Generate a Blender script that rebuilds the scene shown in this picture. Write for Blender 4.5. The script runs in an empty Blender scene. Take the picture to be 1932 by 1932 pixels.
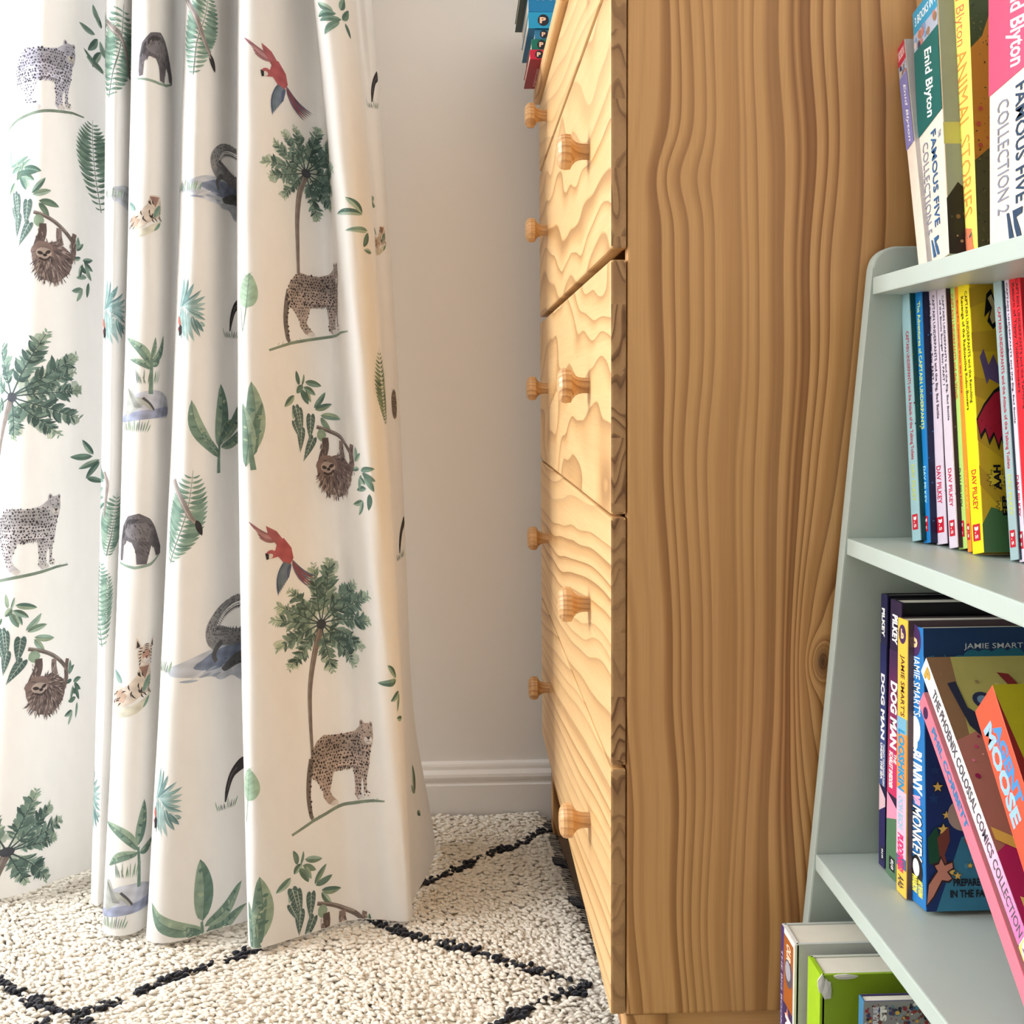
import bpy, bmesh, math, random
import numpy as np
from mathutils import Vector, Matrix
from mathutils.geometry import tessellate_polygon

SC = bpy.context.scene
COL = SC.collection
PI = math.pi

# ------------------------------------------------------------------ camera
F = 2320.0
EYE = Vector((0.0, 0.0, 0.745))
ROLL = -0.0075
_u, _v = -98.0, 221.0                      # vanishing point of +Y seen from the frame's centre
_uu = _u * math.cos(ROLL) - _v * math.sin(ROLL)
_vv = _u * math.sin(ROLL) + _v * math.cos(ROLL)
TH = math.atan(_vv / F)
PS = math.atan(-_uu * math.cos(TH) / F)
FWD = Vector((math.sin(PS) * math.cos(TH), math.cos(PS) * math.cos(TH), -math.sin(TH)))
RT0 = Vector((math.cos(PS), -math.sin(PS), 0))
UP0 = RT0.cross(FWD)
RT = RT0 * math.cos(ROLL) + UP0 * math.sin(ROLL)
UP = -RT0 * math.sin(ROLL) + UP0 * math.cos(ROLL)

cam_data = bpy.data.cameras.new('camera')
cam_data.sensor_fit = 'HORIZONTAL'
cam_data.sensor_width = 36.0
cam_data.lens = F / 1932.0 * 36.0
cam_data.clip_start = 0.02
cam = bpy.data.objects.new('camera', cam_data)
COL.objects.link(cam)
cam.matrix_world = Matrix(((RT.x, UP.x, -FWD.x, EYE.x), (RT.y, UP.y, -FWD.y, EYE.y),
                           (RT.z, UP.z, -FWD.z, EYE.z), (0, 0, 0, 1)))
SC.camera = cam

# ------------------------------------------------------------------ world and light
world = bpy.data.worlds.new('world'); SC.world = world; world.use_nodes = True
wn = world.node_tree
bg = wn.nodes['Background']
bg.inputs[0].default_value = (0.93, 0.97, 1.0, 1)
bg.inputs[1].default_value = 3.6

def area(name, loc, rot, sx, sy, power=0.0, color=(1, 1, 1), portal=False):
    l = bpy.data.lights.new(name, 'AREA'); l.shape = 'RECTANGLE'; l.size = sx; l.size_y = sy
    l.energy = power; l.color = color
    if portal: l.cycles.is_portal = True
    o = bpy.data.objects.new(name, l); COL.objects.link(o); o.location = loc; o.rotation_euler = rot
    return o
# daylight enters by the window of the left wall and by the tall window behind the curtain
area('left_window_portal', (-2.62, 1.35, 1.45), (0, -PI / 2, 0), 1.5, 1.2, portal=True)
area('garden_window_portal', (-1.46, 2.16, 1.15), (-PI / 2, 0, 0), 1.68, 2.1, portal=True)
area('left_window_daylight', (-2.66, 1.35, 1.45), (0, -PI / 2, 0), 1.5, 1.2, power=84, color=(0.955, 0.98, 1.0))

SC.view_settings.view_transform = 'Standard'
SC.view_settings.look = 'None'
SC.view_settings.gamma = 1.0
SC.view_settings.use_curve_mapping = False
SC.view_settings.exposure = 0.14
SC.cycles.use_denoising = True
SC.cycles.max_bounces = 8
SC.cycles.diffuse_bounces = 5
SC.cycles.transmission_bounces = 4
SC.cycles.caustics_reflective = False
SC.cycles.caustics_refractive = False
SC.cycles.sample_clamp_indirect = 6

# ------------------------------------------------------------------ geometry helpers
def ray(u, v):
    return (FWD * F + RT * (u - 966.0) + UP * (966.0 - v)).normalized()
def at(u, v, x=None, y=None, z=None):
    d = ray(u, v)
    if y is not None: k = (y - EYE.y) / d.y
    elif x is not None: k = (x - EYE.x) / d.x
    else: k = (z - EYE.z) / d.z
    return EYE + d * k
def proj(p):
    q = Vector(p) - EYE
    w = q.dot(FWD)
    return 966 + F * q.dot(RT) / w, 966 - F * q.dot(UP) / w

class MB:
    def __init__(s): s.v = []; s.f = []; s.m = []; s.c = []
    def add(s, vs, fs, m=0, c=None):
        b = len(s.v); s.v.extend([tuple(p) for p in vs]); s.f.extend([tuple(i + b for i in f) for f in fs])
        s.m.extend([m] * len(fs)); s.c.extend([c or (1, 1, 1)] * len(vs))
    def box(s, x0, x1, y0, y1, z0, z1, m=0, bev=0.0, seg=2):
        bm = bmesh.new()
        bmesh.ops.create_cube(bm, size=1)
        for v in bm.verts:
            v.co = Vector(((x0 + x1) / 2 + v.co.x * (x1 - x0), (y0 + y1) / 2 + v.co.y * (y1 - y0), (z0 + z1) / 2 + v.co.z * (z1 - z0)))
        if bev: bmesh.ops.bevel(bm, geom=bm.edges[:], offset=bev, segments=seg, profile=0.6, affect='EDGES')
        s.bm(bm, m)
    def bm(s, bm, m=0):
        bm.verts.index_update()
        s.add([v.co[:] for v in bm.verts], [[v.index for v in f.verts] for f in bm.faces], m); bm.free()
    def obj(s, name, mats, parent=None, smooth=False, loc=None, color=False):
        me = bpy.data.meshes.new(name)
        off = Vector(loc) if loc is not None else Vector((0, 0, 0))
        me.from_pydata([(a[0] - off.x, a[1] - off.y, a[2] - off.z) for a in s.v], [], s.f)
        if not isinstance(mats, (list, tuple)): mats = [mats]
        for mt in mats: me.materials.append(mt)
        me.polygons.foreach_set('material_index', np.array(s.m, dtype=np.int32))
        me.polygons.foreach_set('use_smooth', np.full(len(s.f), smooth))
        if color:
            ca = me.color_attributes.new('tint', 'FLOAT_COLOR', 'POINT')
            arr = np.ones((len(s.v), 4), dtype=np.float32); arr[:, :3] = np.array(s.c, dtype=np.float32)
            ca.data.foreach_set('color', arr.ravel())
        me.update()
        o = bpy.data.objects.new(name, me); COL.objects.link(o)
        if parent: o.parent = parent
        else: o.location = off
        return o

def mesh_np(name, V, Q, mats, parent=None, smooth=True, colors=None, loc=(0, 0, 0)):
    me = bpy.data.meshes.new(name)
    me.from_pydata((np.asarray(V) - np.asarray(loc)).tolist(), [], [tuple(q) for q in Q])
    for mt in (mats if isinstance(mats, (list, tuple)) else [mats]): me.materials.append(mt)
    me.polygons.foreach_set('use_smooth', np.full(len(me.polygons), smooth))
    if colors is not None:
        ca = me.color_attributes.new('tint', 'FLOAT_COLOR', 'POINT')
        arr = np.ones((len(V), 4), dtype=np.float32); arr[:, :3] = colors
        ca.data.foreach_set('color', arr.ravel())
    me.update()
    o = bpy.data.objects.new(name, me); COL.objects.link(o)
    if parent: o.parent = parent
    else: o.location = loc
    return o

def thing(name, label, cat, loc=(0, 0, 0), group=None):
    o = bpy.data.objects.new(name, None); COL.objects.link(o); o.empty_display_size = 0.05
    o.location = loc; o['label'] = label; o['category'] = cat
    if group: o['group'] = group
    return o
def tag(o, label, cat, group=None):
    o['label'] = label; o['category'] = cat
    if group: o['group'] = group
    return o

# ------------------------------------------------------------------ materials
class NT:
    def __init__(s, name):
        s.mat = bpy.data.materials.new(name); s.mat.use_nodes = True
        s.t = s.mat.node_tree; s.b = s.t.nodes['Principled BSDF']; s.out = s.t.nodes['Material Output']
    def n(s, typ, **kw):
        nd = s.t.nodes.new(typ)
        for k, v in kw.items(): setattr(nd, k, v)
        return nd
    def l(s, a, b): s.t.links.new(a, b)
    def val(s, sock, v):
        if isinstance(v, bpy.types.NodeSocket): s.l(v, sock)
        else: sock.default_value = v
    def math(s, op, a, b=0.0, c=None):
        nd = s.n('ShaderNodeMath', operation=op); s.val(nd.inputs[0], a); s.val(nd.inputs[1], b)
        if c is not None: s.val(nd.inputs[2], c)
        return nd.outputs[0]
    def mapping(s, src, scale=(1, 1, 1), loc=(0, 0, 0)):
        nd = s.n('ShaderNodeMapping'); s.l(src, nd.inputs['Vector']); nd.inputs['Scale'].default_value = scale
        nd.inputs['Location'].default_value = loc; return nd.outputs[0]
    def noise(s, vec, scale, detail=2, rough=0.5):
        nd = s.n('ShaderNodeTexNoise'); s.l(vec, nd.inputs['Vector']); nd.inputs['Scale'].default_value = scale
        nd.inputs['Detail'].default_value = detail; nd.inputs['Roughness'].default_value = rough
        return nd.outputs['Fac']
    def ramp(s, fac, stops):
        nd = s.n('ShaderNodeValToRGB'); s.l(fac, nd.inputs[0]); el = nd.color_ramp.elements
        while len(el) < len(stops): el.new(0.5)
        for e, (p, c) in zip(el, stops): e.position = p; e.color = (*c, 1) if len(c) == 3 else c
        return nd.outputs[0]
    def mix(s, fac, a, b, mode='MIX'):
        nd = s.n('ShaderNodeMix', data_type='RGBA', blend_type=mode)
        s.val(nd.inputs[0], fac); s.val(nd.inputs[6], a); s.val(nd.inputs[7], b); return nd.outputs[2]
    def bump(s, h, strength=0.2, dist=0.001):
        nd = s.n('ShaderNodeBump'); s.l(h, nd.inputs['Height']); nd.inputs['Strength'].default_value = strength
        nd.inputs['Distance'].default_value = dist; s.l(nd.outputs[0], s.b.inputs['Normal'])

def lin(c):
    return tuple((x / 255 / 12.92) if x / 255 <= 0.04045 else ((x / 255 + 0.055) / 1.055) ** 2.4 for x in c)

def plain(name, rgb, rough=0.5, var=0.06, scale=30, bump=0.0, spec=0.4):
    """an even colour with a slight procedural mottling"""
    m = NT(name); co = m.n('ShaderNodeTexCoord').outputs['Object']
    n = m.noise(co, scale, 3)
    c = m.mix(n, (*[x * (1 - var) for x in rgb], 1), (*[min(1, x * (1 + var)) for x in rgb], 1))
    m.l(c, m.b.inputs['Base Color']); m.b.inputs['Roughness'].default_value = rough
    m.b.inputs['Specular IOR Level'].default_value = spec
    if bump: m.bump(m.noise(co, scale * 8, 3), bump)
    return m.mat
_pc = {}
def ink(rgb, rough=0.45):
    k = tuple(rgb)
    if k not in _pc: _pc[k] = plain('print_%d_%d_%d' % k, lin(rgb), rough, 0.07, 90)
    return _pc[k]

def pine(name, dirs, freq, warp, light, mid, dark, seed=0.0, rough=0.42, wscale=(1, 1, 1), knots=(), edge=0.9, fib=(1, 1, 1), cells=0, rings=3.0):
    """Growth-ring bands: a saw-tooth of a smoothly warped field; dirs = gradient of the field in object space."""
    m = NT(name); co = m.n('ShaderNodeTexCoord').outputs['Object']
    p = m.mapping(co, wscale, (seed * 1.37, seed * 2.11, seed * 0.73))
    if cells:   # glued staves: each block of the end grain turns its rings another way
        sp_ = m.n('ShaderNodeSeparateXYZ'); m.l(co, sp_.inputs[0]); q = m.math('FLOOR', m.math('MULTIPLY', sp_.outputs['Z'], cells))
        wn_ = m.n('ShaderNodeTexWhiteNoise', noise_dimensions='1D'); m.l(q, wn_.inputs['W'])
        sc_ = m.n('ShaderNodeVectorMath', operation='SCALE'); m.l(wn_.outputs['Color'], sc_.inputs[0]); sc_.inputs['Scale'].default_value = 40
        ad_ = m.n('ShaderNodeVectorMath', operation='ADD'); m.l(p, ad_.inputs[0]); m.l(sc_.outputs[0], ad_.inputs[1]); p = ad_.outputs[0]
    n1 = m.noise(p, 1.0, 2.0, 0.45)
    dp = m.n('ShaderNodeVectorMath', operation='DOT_PRODUCT'); m.l(co, dp.inputs[0]); dp.inputs[1].default_value = dirs
    fld = m.math('ADD', m.math('MULTIPLY', dp.outputs['Value'], freq), m.math('MULTIPLY', n1, warp))
    for (kx, ky, kz, rx, ry, rz, amp) in knots:
        q = m.mapping(co, (1 / rx, 1 / ry, 1 / rz), (-kx / rx, -ky / ry, -kz / rz))
        ln = m.n('ShaderNodeVectorMath', operation='LENGTH'); m.l(q, ln.inputs[0])
        g = m.math('POWER', 2.718, m.math('MULTIPLY', m.math('MULTIPLY', ln.outputs['Value'], ln.outputs['Value']), -1.0))
        fld = m.math('ADD', fld, m.math('MULTIPLY', g, amp))
    # irregular ring widths
    w2 = m.n('ShaderNodeCombineXYZ'); m.l(m.math('MULTIPLY', fld, 0.37), w2.inputs[0]); w2.inputs[1].default_value = seed
    fld = m.math('ADD', fld, m.math('MULTIPLY', m.noise(w2.outputs[0], 1.0, 2), rings))
    saw = m.math('FRACT', fld)
    wid = m.noise(m.mapping(w2.outputs[0], (0.6, 1, 1), (5, seed, 0)), 1.0, 1)
    col = m.ramp(saw, [(0.0, light), (0.35, light), (0.72, mid), (edge, dark), (0.985, mid), (1.0, light)])
    tone = m.ramp(wid, [(0.35, (0.0, 0.0, 0.0)), (0.65, (1, 1, 1))])
    col = m.mix(m.math('MULTIPLY', tone, 0.55), col, (*light, 1))
    f = m.noise(m.mapping(co, fib), 1.0, 4, 0.65)
    col = m.mix(0.30, col, m.ramp(f, [(0.3, (0.62, 0.55, 0.46)), (0.7, (1, 1, 1))]), 'MULTIPLY')
    for (kx, ky, kz, rx, ry, rz, amp) in knots:
        if amp < 4: continue
        q = m.mapping(co, (1 / rx / .55, 1 / ry, 1 / rz / .75), (-kx / rx / .55, -ky / ry, -kz / rz / .75))
        ln = m.n('ShaderNodeVectorMath', operation='LENGTH'); m.l(q, ln.inputs[0])
        g = m.math('POWER', 2.718, m.math('MULTIPLY', m.math('MULTIPLY', ln.outputs['Value'], ln.outputs['Value']), -1.2))
        col = m.mix(g, col, (.10, .035, .012, 1))
    m.l(col, m.b.inputs['Base Color'])
    m.b.inputs['Roughness'].default_value = rough
    m.b.inputs['Coat Weight'].default_value = 0.08; m.b.inputs['Coat Roughness'].default_value = 0.35
    m.bump(f, 0.12, 0.0006)
    return m.mat

WALL = plain('wall_paint', (0.83, 0.80, 0.765), 0.75, 0.015, 6, 0.03)
SKIRT = plain('skirting_gloss_paint', (0.84, 0.815, 0.785), 0.4, 0.015, 8)
CEIL = plain('ceiling_paint', (0.86, 0.85, 0.83), 0.8, 0.01, 5)
FLOORM = plain('dark_floor', (0.20, 0.14, 0.10), 0.5, 0.2, 12)
SAGE = plain('sage_satin_paint', lin((184, 197, 190)), 0.38, 0.03, 25, 0.05)
FRAMEM = plain('window_frame_paint', (0.85, 0.85, 0.85), 0.4, 0.01, 5)

def structure(o):
    o['kind'] = 'structure'; return o

# ------------------------------------------------------------------ the room
WY = 2.12     # back wall
WX = 0.60     # right wall
LX = -2.6     # left wall
RY = -2.4     # rear wall
CZ = 2.45
b = MB(); b.box(LX - .1, WX + .1, RY - .1, WY + .1, -0.05, 0.0); structure(b.obj('floor', FLOORM))
b = MB(); b.box(LX - .1, WX + .1, RY - .1, WY + .1, CZ, CZ + .05); structure(b.obj('ceiling', CEIL))
b = MB(); b.box(WX, WX + .1, RY, WY + .1, 0, CZ); structure(b.obj('wall_right', WALL))
b = MB(); b.box(LX, WX, RY - .1, RY, 0, CZ); structure(b.obj('wall_rear', WALL))
ox0, ox1, oz0, oz1 = -2.30, -0.62, 0.10, 2.20
b = MB(); b.box(ox1, WX, WY, WY + .1, 0, CZ); b.box(LX, ox0, WY, WY + .1, 0, CZ)
b.box(ox0, ox1, WY, WY + .1, oz1, CZ); b.box(ox0, ox1, WY, WY + .1, 0, oz0); structure(b.obj('wall_back', WALL))
ly0, ly1, lz0, lz1 = 0.75, 1.95, 0.70, 2.20
b = MB(); b.box(LX - .1, LX, RY, ly0, 0, CZ); b.box(LX - .1, LX, ly1, WY + .1, 0, CZ)
b.box(LX - .1, LX, ly0, ly1, 0, lz0); b.box(LX - .1, LX, ly0, ly1, lz1, CZ); structure(b.obj('wall_left', WALL))
def frame_y(name, x0, x1, z0, z1, y):
    b = MB(); t = .05
    for (a0, a1, c0, c1) in ((x0, x0 + t, z0, z1), (x1 - t, x1, z0, z1), (x0 + t, x1 - t, z0, z0 + t), (x0 + t, x1 - t, z1 - t, z1),
                             ((x0 + x1) / 2 - .03, (x0 + x1) / 2 + .03, z0 + t, z1 - t)):
        b.box(a0, a1, y, y + .05, c0, c1, bev=.004)
    return structure(b.obj(name, FRAMEM))
frame_y('window_1', ox0, ox1, oz0, oz1, WY + .03)
b = MB(); t = .05
for (a0, a1, c0, c1) in ((ly0, ly0 + t, lz0, lz1), (ly1 - t, ly1, lz0, lz1), (ly0 + t, ly1 - t, lz0, lz0 + t), (ly0 + t, ly1 - t, lz1 - t, lz1), (1.32, 1.38, lz0 + t, lz1 - t)):
    b.box(LX - .08, LX - .03, a0, a1, c0, c1, bev=.004)
structure(b.obj('window_2', FRAMEM))
# skirting: a torus-topped profile swept along the walls
SK = [(d, z * 0.88) for d, z in [(0, 0), (.019, 0), (.019, .072), (.0175, .0745), (.0145, .0755), (.0145, .079), (.017, .082), (.0182, .088), (.017, .094), (.0125, .099),
      (.0105, .1015), (.0100, .108), (.0085, .1125), (.004, .1155), (0, .116)]]
def skirting(name, p0, p1, nrm):
    b = MB(); p0 = Vector(p0); p1 = Vector(p1); nrm = Vector(nrm)
    vs = []; n = len(SK)
    for p in (p0, p1):
        for (d, z) in SK: vs.append(p + nrm * d + Vector((0, 0, z)))
    fs = [(i, i + 1, n + i + 1, n + i) for i in range(n - 1)] + [tuple(range(n)), tuple(range(n, 2 * n))]
    b.add(vs, fs); o = b.obj(name, SKIRT); return structure(o)
skirting('baseboard_back', (ox1, WY, 0), (WX, WY, 0), (0, -1, 0))
skirting('baseboard_right', (WX, RY, 0), (WX, 0.2, 0), (-1, 0, 0))

# ------------------------------------------------------------------ chest of drawers
YN, YF = 1.092, 2.050          # near side and far side
XF, XC, XB = 0.1335, 0.1485, 0.590   # drawer faces, carcass front, back
L_, M_, D_ = (0.76, 0.49, 0.225), (0.63, 0.355, 0.135), (0.36, 0.17, 0.05)
SL, SM, SD = (0.66, 0.37, 0.142), (0.42, 0.195, 0.055), (0.225, 0.082, 0.018)
base = Vector((XC, YN, 0.0))
chest = thing('chest_of_drawers', 'tall honey-coloured pine chest of drawers standing between the curtain and the sage bookcase', 'chest of drawers', base)
kp = at(1556, 1240, y=YN) - base
pine_side = pine('pine_side_panel', (1, 0, 0), 62, 8.5, SL, SM, SD, 3.1, 0.45, (3.2, 1, 1.5), edge=0.93,
                 knots=((kp.x, 0, kp.z, .03, 1, .10, 2.2), (kp.x - .002, 0, kp.z - .004, .010, 1, .018, 5), (.045, 0, .935, .035, 1, .03, .55), (.16, 0, 1.0, .05, 1, .22, .7)), fib=(420, 60, 7), rings=6)
pine_end = pine('pine_end_grain', (.25, 0, 1), 34, 7, (.46, .265, .115), (.31, .155, .06), (.13, .055, .018), 6.3, 0.6, (30, 3, 9), edge=.80, fib=(200, 200, 200), cells=17)
pine_plain = pine('pine_frame', (1, 0, .3), 45, 5, SL, SM, SD, 8.8, 0.45, (3, 3, 1.5), fib=(300, 300, 20))
def cbox(name, x0, x1, y0, y1, z0, z1, m, bev=.0015, parent=None):
    b = MB(); b.box(x0, x1, y0, y1, z0, z1, bev=bev, seg=2); return b.obj(name, m, parent or chest, loc=base)
Z0 = at(1168, 1916, y=YN).z
ZT = 1.2130
cbox('side_panel', XC, XB, YN, YN + .018, Z0, ZT, pine_side, .0022)
cbox('side_panel', XC, XB, YF - .018, YF, Z0, ZT, pine_side, .0022)
cbox('back_panel', XB - .012, XB - .004, YN + .018, YF - .018, Z0, ZT, pine_plain)
cbox('bottom_panel', XC + .01, XB - .012, YN + .018, YF - .018, Z0, Z0 + .015, pine_plain)
for (yy0, yy1) in ((YN + .0015, YN + .038), (YF - .038, YF - .0015)):
    cbox('leg', XC, XC + .0385, yy0, yy1, 0, Z0 - .0003, pine_plain, .002)
    cbox('leg', XB - .0385, XB, yy0, yy1, 0, Z0 - .0003, pine_plain, .002)
cbox('side_rail', XC + .0385, XB - .0385, YN + .007, YN + .025, Z0 - .06, Z0 - .0012, pine('pine_rail', (0, 0, 1), 45, 4, SL, SM, SD, 2.2, .45, (1.5, 3, 4), fib=(7, 60, 420)), .001)
cbox('side_rail', XC + .0385, XB - .0385, YF - .025, YF - .007, Z0 - .06, Z0 - .0012, pine_plain, .001)
cbox('front_apron', XC + .004, XC + .022, YN + .038, YF - .038, Z0 - .05, Z0 - .0005, pine_plain, .001)
top = MB(); top.box(XF - .0095, XB + .004, YN - .006, YF + .003, ZT + .0003, ZT + .0205, bev=.006, seg=4)
top.obj('top_slab', pine('pine_top', (1, 0, .2), 40, 5, L_, M_, D_, 1.7, .4, (4, 1.4, 4), fib=(300, 8, 300)), chest, loc=base)

def knob_mesh():
    b = MB()
    def lathe(prof, n, ph=0.0):
        vs = []; fs = []
        for (d, r) in prof:
            for k in range(n):
                a = 2 * PI * (k + ph) / n; vs.append((-d, r * math.cos(a), r * math.sin(a)))
        for i in range(len(prof) - 1):
            for k in range(n): fs.append((i * n + k, i * n + (k + 1) % n, (i + 1) * n + (k + 1) % n, (i + 1) * n + k))
        fs.append(tuple(range(n))); fs.append(tuple((len(prof) - 1) * n + k for k in range(n)))
        b.add(vs, fs)
    lathe([(0, .0086), (.0025, .0083), (.007, .0083), (.011, .0090), (.0145, .0108), (.0172, .0138), (.0190, .0172), (.0195, .0182), (.0255, .0188), (.0292, .0176), (.0322, .0135), (.0330, .0100)], 10, .5)
    return b
kmat = [pine('pine_knob_%d' % i, (.1, .5, 1), 150, 2, (.66, .40, .19), (.54, .29, .12), (.33, .15, .055), i * 3.3, .38, (6, 20, 20), fib=(60, 400, 400)) for i in range(3)]
spec_d = [(1.1075, 1.2090, (4, 1.3, 6), 40, 5.0), (0.8718, 1.1010, (5, 2.2, 3.4), 24, 6.5), (0.6372, 0.8624, (5, 1.9, 4.5), 18, 8.5), (0.4066, 0.6345, (5, 1.2, 5), 42, 5.5), (0.1685, 0.4034, (5, .9, 4), 52, 4.5)]
for i, (z0, z1, ws, fr, wp) in enumerate(spec_d):
    zc = (z0 + z1) / 2; yc = (YN + YF) / 2
    pf = pine('pine_drawer_%d' % i, (0, .10 * (i - 2.2) / 2, 1), fr, wp, L_, M_, D_, 11.3 + 4.7 * i, 0.40, ws, edge=.955, fib=(300, 7, 420))
    b = MB(); b.box(XF, XC - .0008, YN, YF, z0, z1, bev=.0024, seg=2)
    # near and far end faces show end grain
    for k, f in enumerate(b.f):
        p = [Vector(b.v[j]) for j in f[:3]]; n = (p[1] - p[0]).cross(p[2] - p[0]).normalized()
        if abs(n.y) > .95: b.m[k] = 1
    dr = b.obj('drawer', [pf, pine_end], chest, loc=base)
    bb = MB(); bb.box(XC + .001, XB - .03, YN + .03, YF - .03, z0 + .03, z1 - .02); bx = bb.obj('drawer_box', pine_plain, dr, loc=base)
    for j, ky in enumerate((1.277, 1.876)):
        kz = zc + (.004 if i else 0)
        kb = knob_mesh(); ang = random.Random(i * 7 + j).uniform(-.3, .3)
        kb.v = [(x + XF + .0004 - base.x, y * math.cos(ang) - z * math.sin(ang) + ky - base.y, y * math.sin(ang) + z * math.cos(ang) + kz) for x, y, z in kb.v]
        ko = kb.obj('knob', kmat[(i + j) % 3], dr)

# ------------------------------------------------------------------ bookcase
bz = Vector((.45, .74, 0))
case = thing('bookcase', 'sage green tapered bookcase with slanted sides, full of children\'s books, against the pine chest', 'bookcase', bz)
YP0, YP1 = 1.0685, 1.0850
def px(z): return 0.3590 - (0.849 - z) * 0.0812
def case_side(y0, y1):
    zt = at(1715, 464, y=YP0).z
    pts = [(px(0), 0)]
    zr = .852; r = zt - zr
    pts.append((px(zr - .01), zr - .01))
    for k in range(0, 11):
        a = PI - k / 10 * PI / 2
        pts.append((px(zr) + r * 1.15 + r * 1.15 * math.cos(a), zr + r * math.sin(a)))
    pts += [(WX - .003, zt), (WX - .003, 0)]
    bm = bmesh.new()
    vs = [bm.verts.new((x, y0, z)) for x, z in pts]; f = bm.faces.new(vs)
    e = bmesh.ops.extrude_face_region(bm, geom=[f])
    for g in e['geom']:
        if isinstance(g, bmesh.types.BMVert): g.co.y = y1
    bmesh.ops.bevel(bm, geom=[e for e in bm.edges if abs(e.verts[0].co.y - e.verts[1].co.y) < 1e-6], offset=.0018, segments=2, profile=.6, affect='EDGES')
    bmesh.ops.recalc_face_normals(bm, faces=bm.faces)
    b = MB(); b.bm(bm); return b.obj('side_panel', SAGE, case, loc=bz)
case_side(YP0, YP1); case_side(.395, .4115)
S1, S2, S3, S4 = at(1644, 523, y=YP0).z, at(1598, 1015, y=YP0).z, at(1543, 1611, y=YP0).z, 0.052
for z in (S1, S2, S3, S4):
    b = MB(); b.box(px(z) + .0006, WX - .009, .4117, YP0 - .0002, z - .0150, z, bev=.0014); b.obj('shelf', SAGE, case, loc=bz)
b = MB(); b.box(WX - .0085, WX - .0035, .4117, YP0 - .0002, .02, S1 + .04); b.obj('back_panel', SAGE, case, loc=bz)

# ------------------------------------------------------------------ lettering
_tx = {}
def text_geo(s, bold=0.0, shear=0.0):
    k = (s, bold, shear)
    if k in _tx: return _tx[k]
    cu = bpy.data.curves.new('t', 'FONT'); cu.body = s; cu.size = 1; cu.offset = bold; cu.shear = shear; cu.resolution_u = 2
    ob = bpy.data.objects.new('t', cu); COL.objects.link(ob)
    dg = bpy.context.evaluated_depsgraph_get(); me = bpy.data.meshes.new_from_object(ob.evaluated_get(dg))
    V = [(v.co.x, v.co.y) for v in me.vertices]; Fc = [tuple(p.vertices) for p in me.polygons]
    bpy.data.objects.remove(ob); bpy.data.curves.remove(cu); bpy.data.meshes.remove(me)
    xs = [p[0] for p in V]; ys = [p[1] for p in V]
    x0, x1, y0, y1 = min(xs), max(xs), min(ys), max(ys)
    V = [((x - x0) / (x1 - x0), (y - y0) / (y1 - y0)) for x, y in V]
    _tx[k] = (V, Fc); return _tx[k]

class Art:
    """flat prints on one rectangular face; frame: o origin, ex and ey unit vectors of the face, w and h its size; fractions from top left"""
    def __init__(s, mb, mats, o, ex, ey, w, h, nrm):
        s.mb = mb; s.mats = mats; s.o = Vector(o); s.ex = Vector(ex); s.ey = Vector(ey); s.w = w; s.h = h; s.n = Vector(nrm); s.k = 0
    def mi(s, rgb):
        m = ink(rgb)
        if m not in s.mats: s.mats.append(m)
        return s.mats.index(m)
    def pts(s, P):
        s_off = s.n * (.00008 + .000018 * min(s.k, 30) + .0000011 * s.k)
        return [s.o + s.ex * (a * s.w) + s.ey * (c * s.h) + s_off for a, c in P]
    def poly(s, P, rgb):
        s.k += 1
        tri = tessellate_polygon([[Vector((a * s.w, c * s.h, 0)) for a, c in P]])
        s.mb.add(s.pts(P), tri, s.mi(rgb))
    def rect(s, a0, a1, c0, c1, rgb): s.poly([(a0, c0), (a1, c0), (a1, c1), (a0, c1)], rgb)
    def disc(s, a, c, r, rgb, n=20, asp=1.0):
        s.poly([(a + r * math.cos(t) * asp, c + r * math.sin(t) * s.w / s.h) for t in [2 * PI * i / n for i in range(n)]], rgb)
    def burst(s, a, c, r, rgb, n=5, inner=.45, rot=0.0):
        P = []
        for i in range(2 * n):
            q = r if i % 2 == 0 else r * inner; t = PI * i / n - PI / 2 + rot
            P.append((a + q * math.cos(t), c + q * math.sin(t) * s.w / s.h))
        s.poly(P, rgb)
    def text(s, t, a, c0, c1, size, rgb, mode='down', bold=.012, shear=0.0):
        """mode down: reads from c0 to c1 down the face, its letters' tops to the right, centred at a, size = letter height / w;
        mode across: reads from a - size/2 .. a + size/2 sideways, between c0 and c1"""
        V, Fc = text_geo(t, bold, shear); s.k += 1
        if mode == 'down': P = [(a + (y - .5) * size, c0 + x * (c1 - c0)) for x, y in V]
        elif mode == 'up': P = [(a - (y - .5) * size, c1 - x * (c1 - c0)) for x, y in V]
        else: P = [(a + (x - .5) * size, c1 + y * (c0 - c1)) for x, y in V]
        s.mb.add(s.pts(P), Fc, s.mi(rgb))

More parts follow.
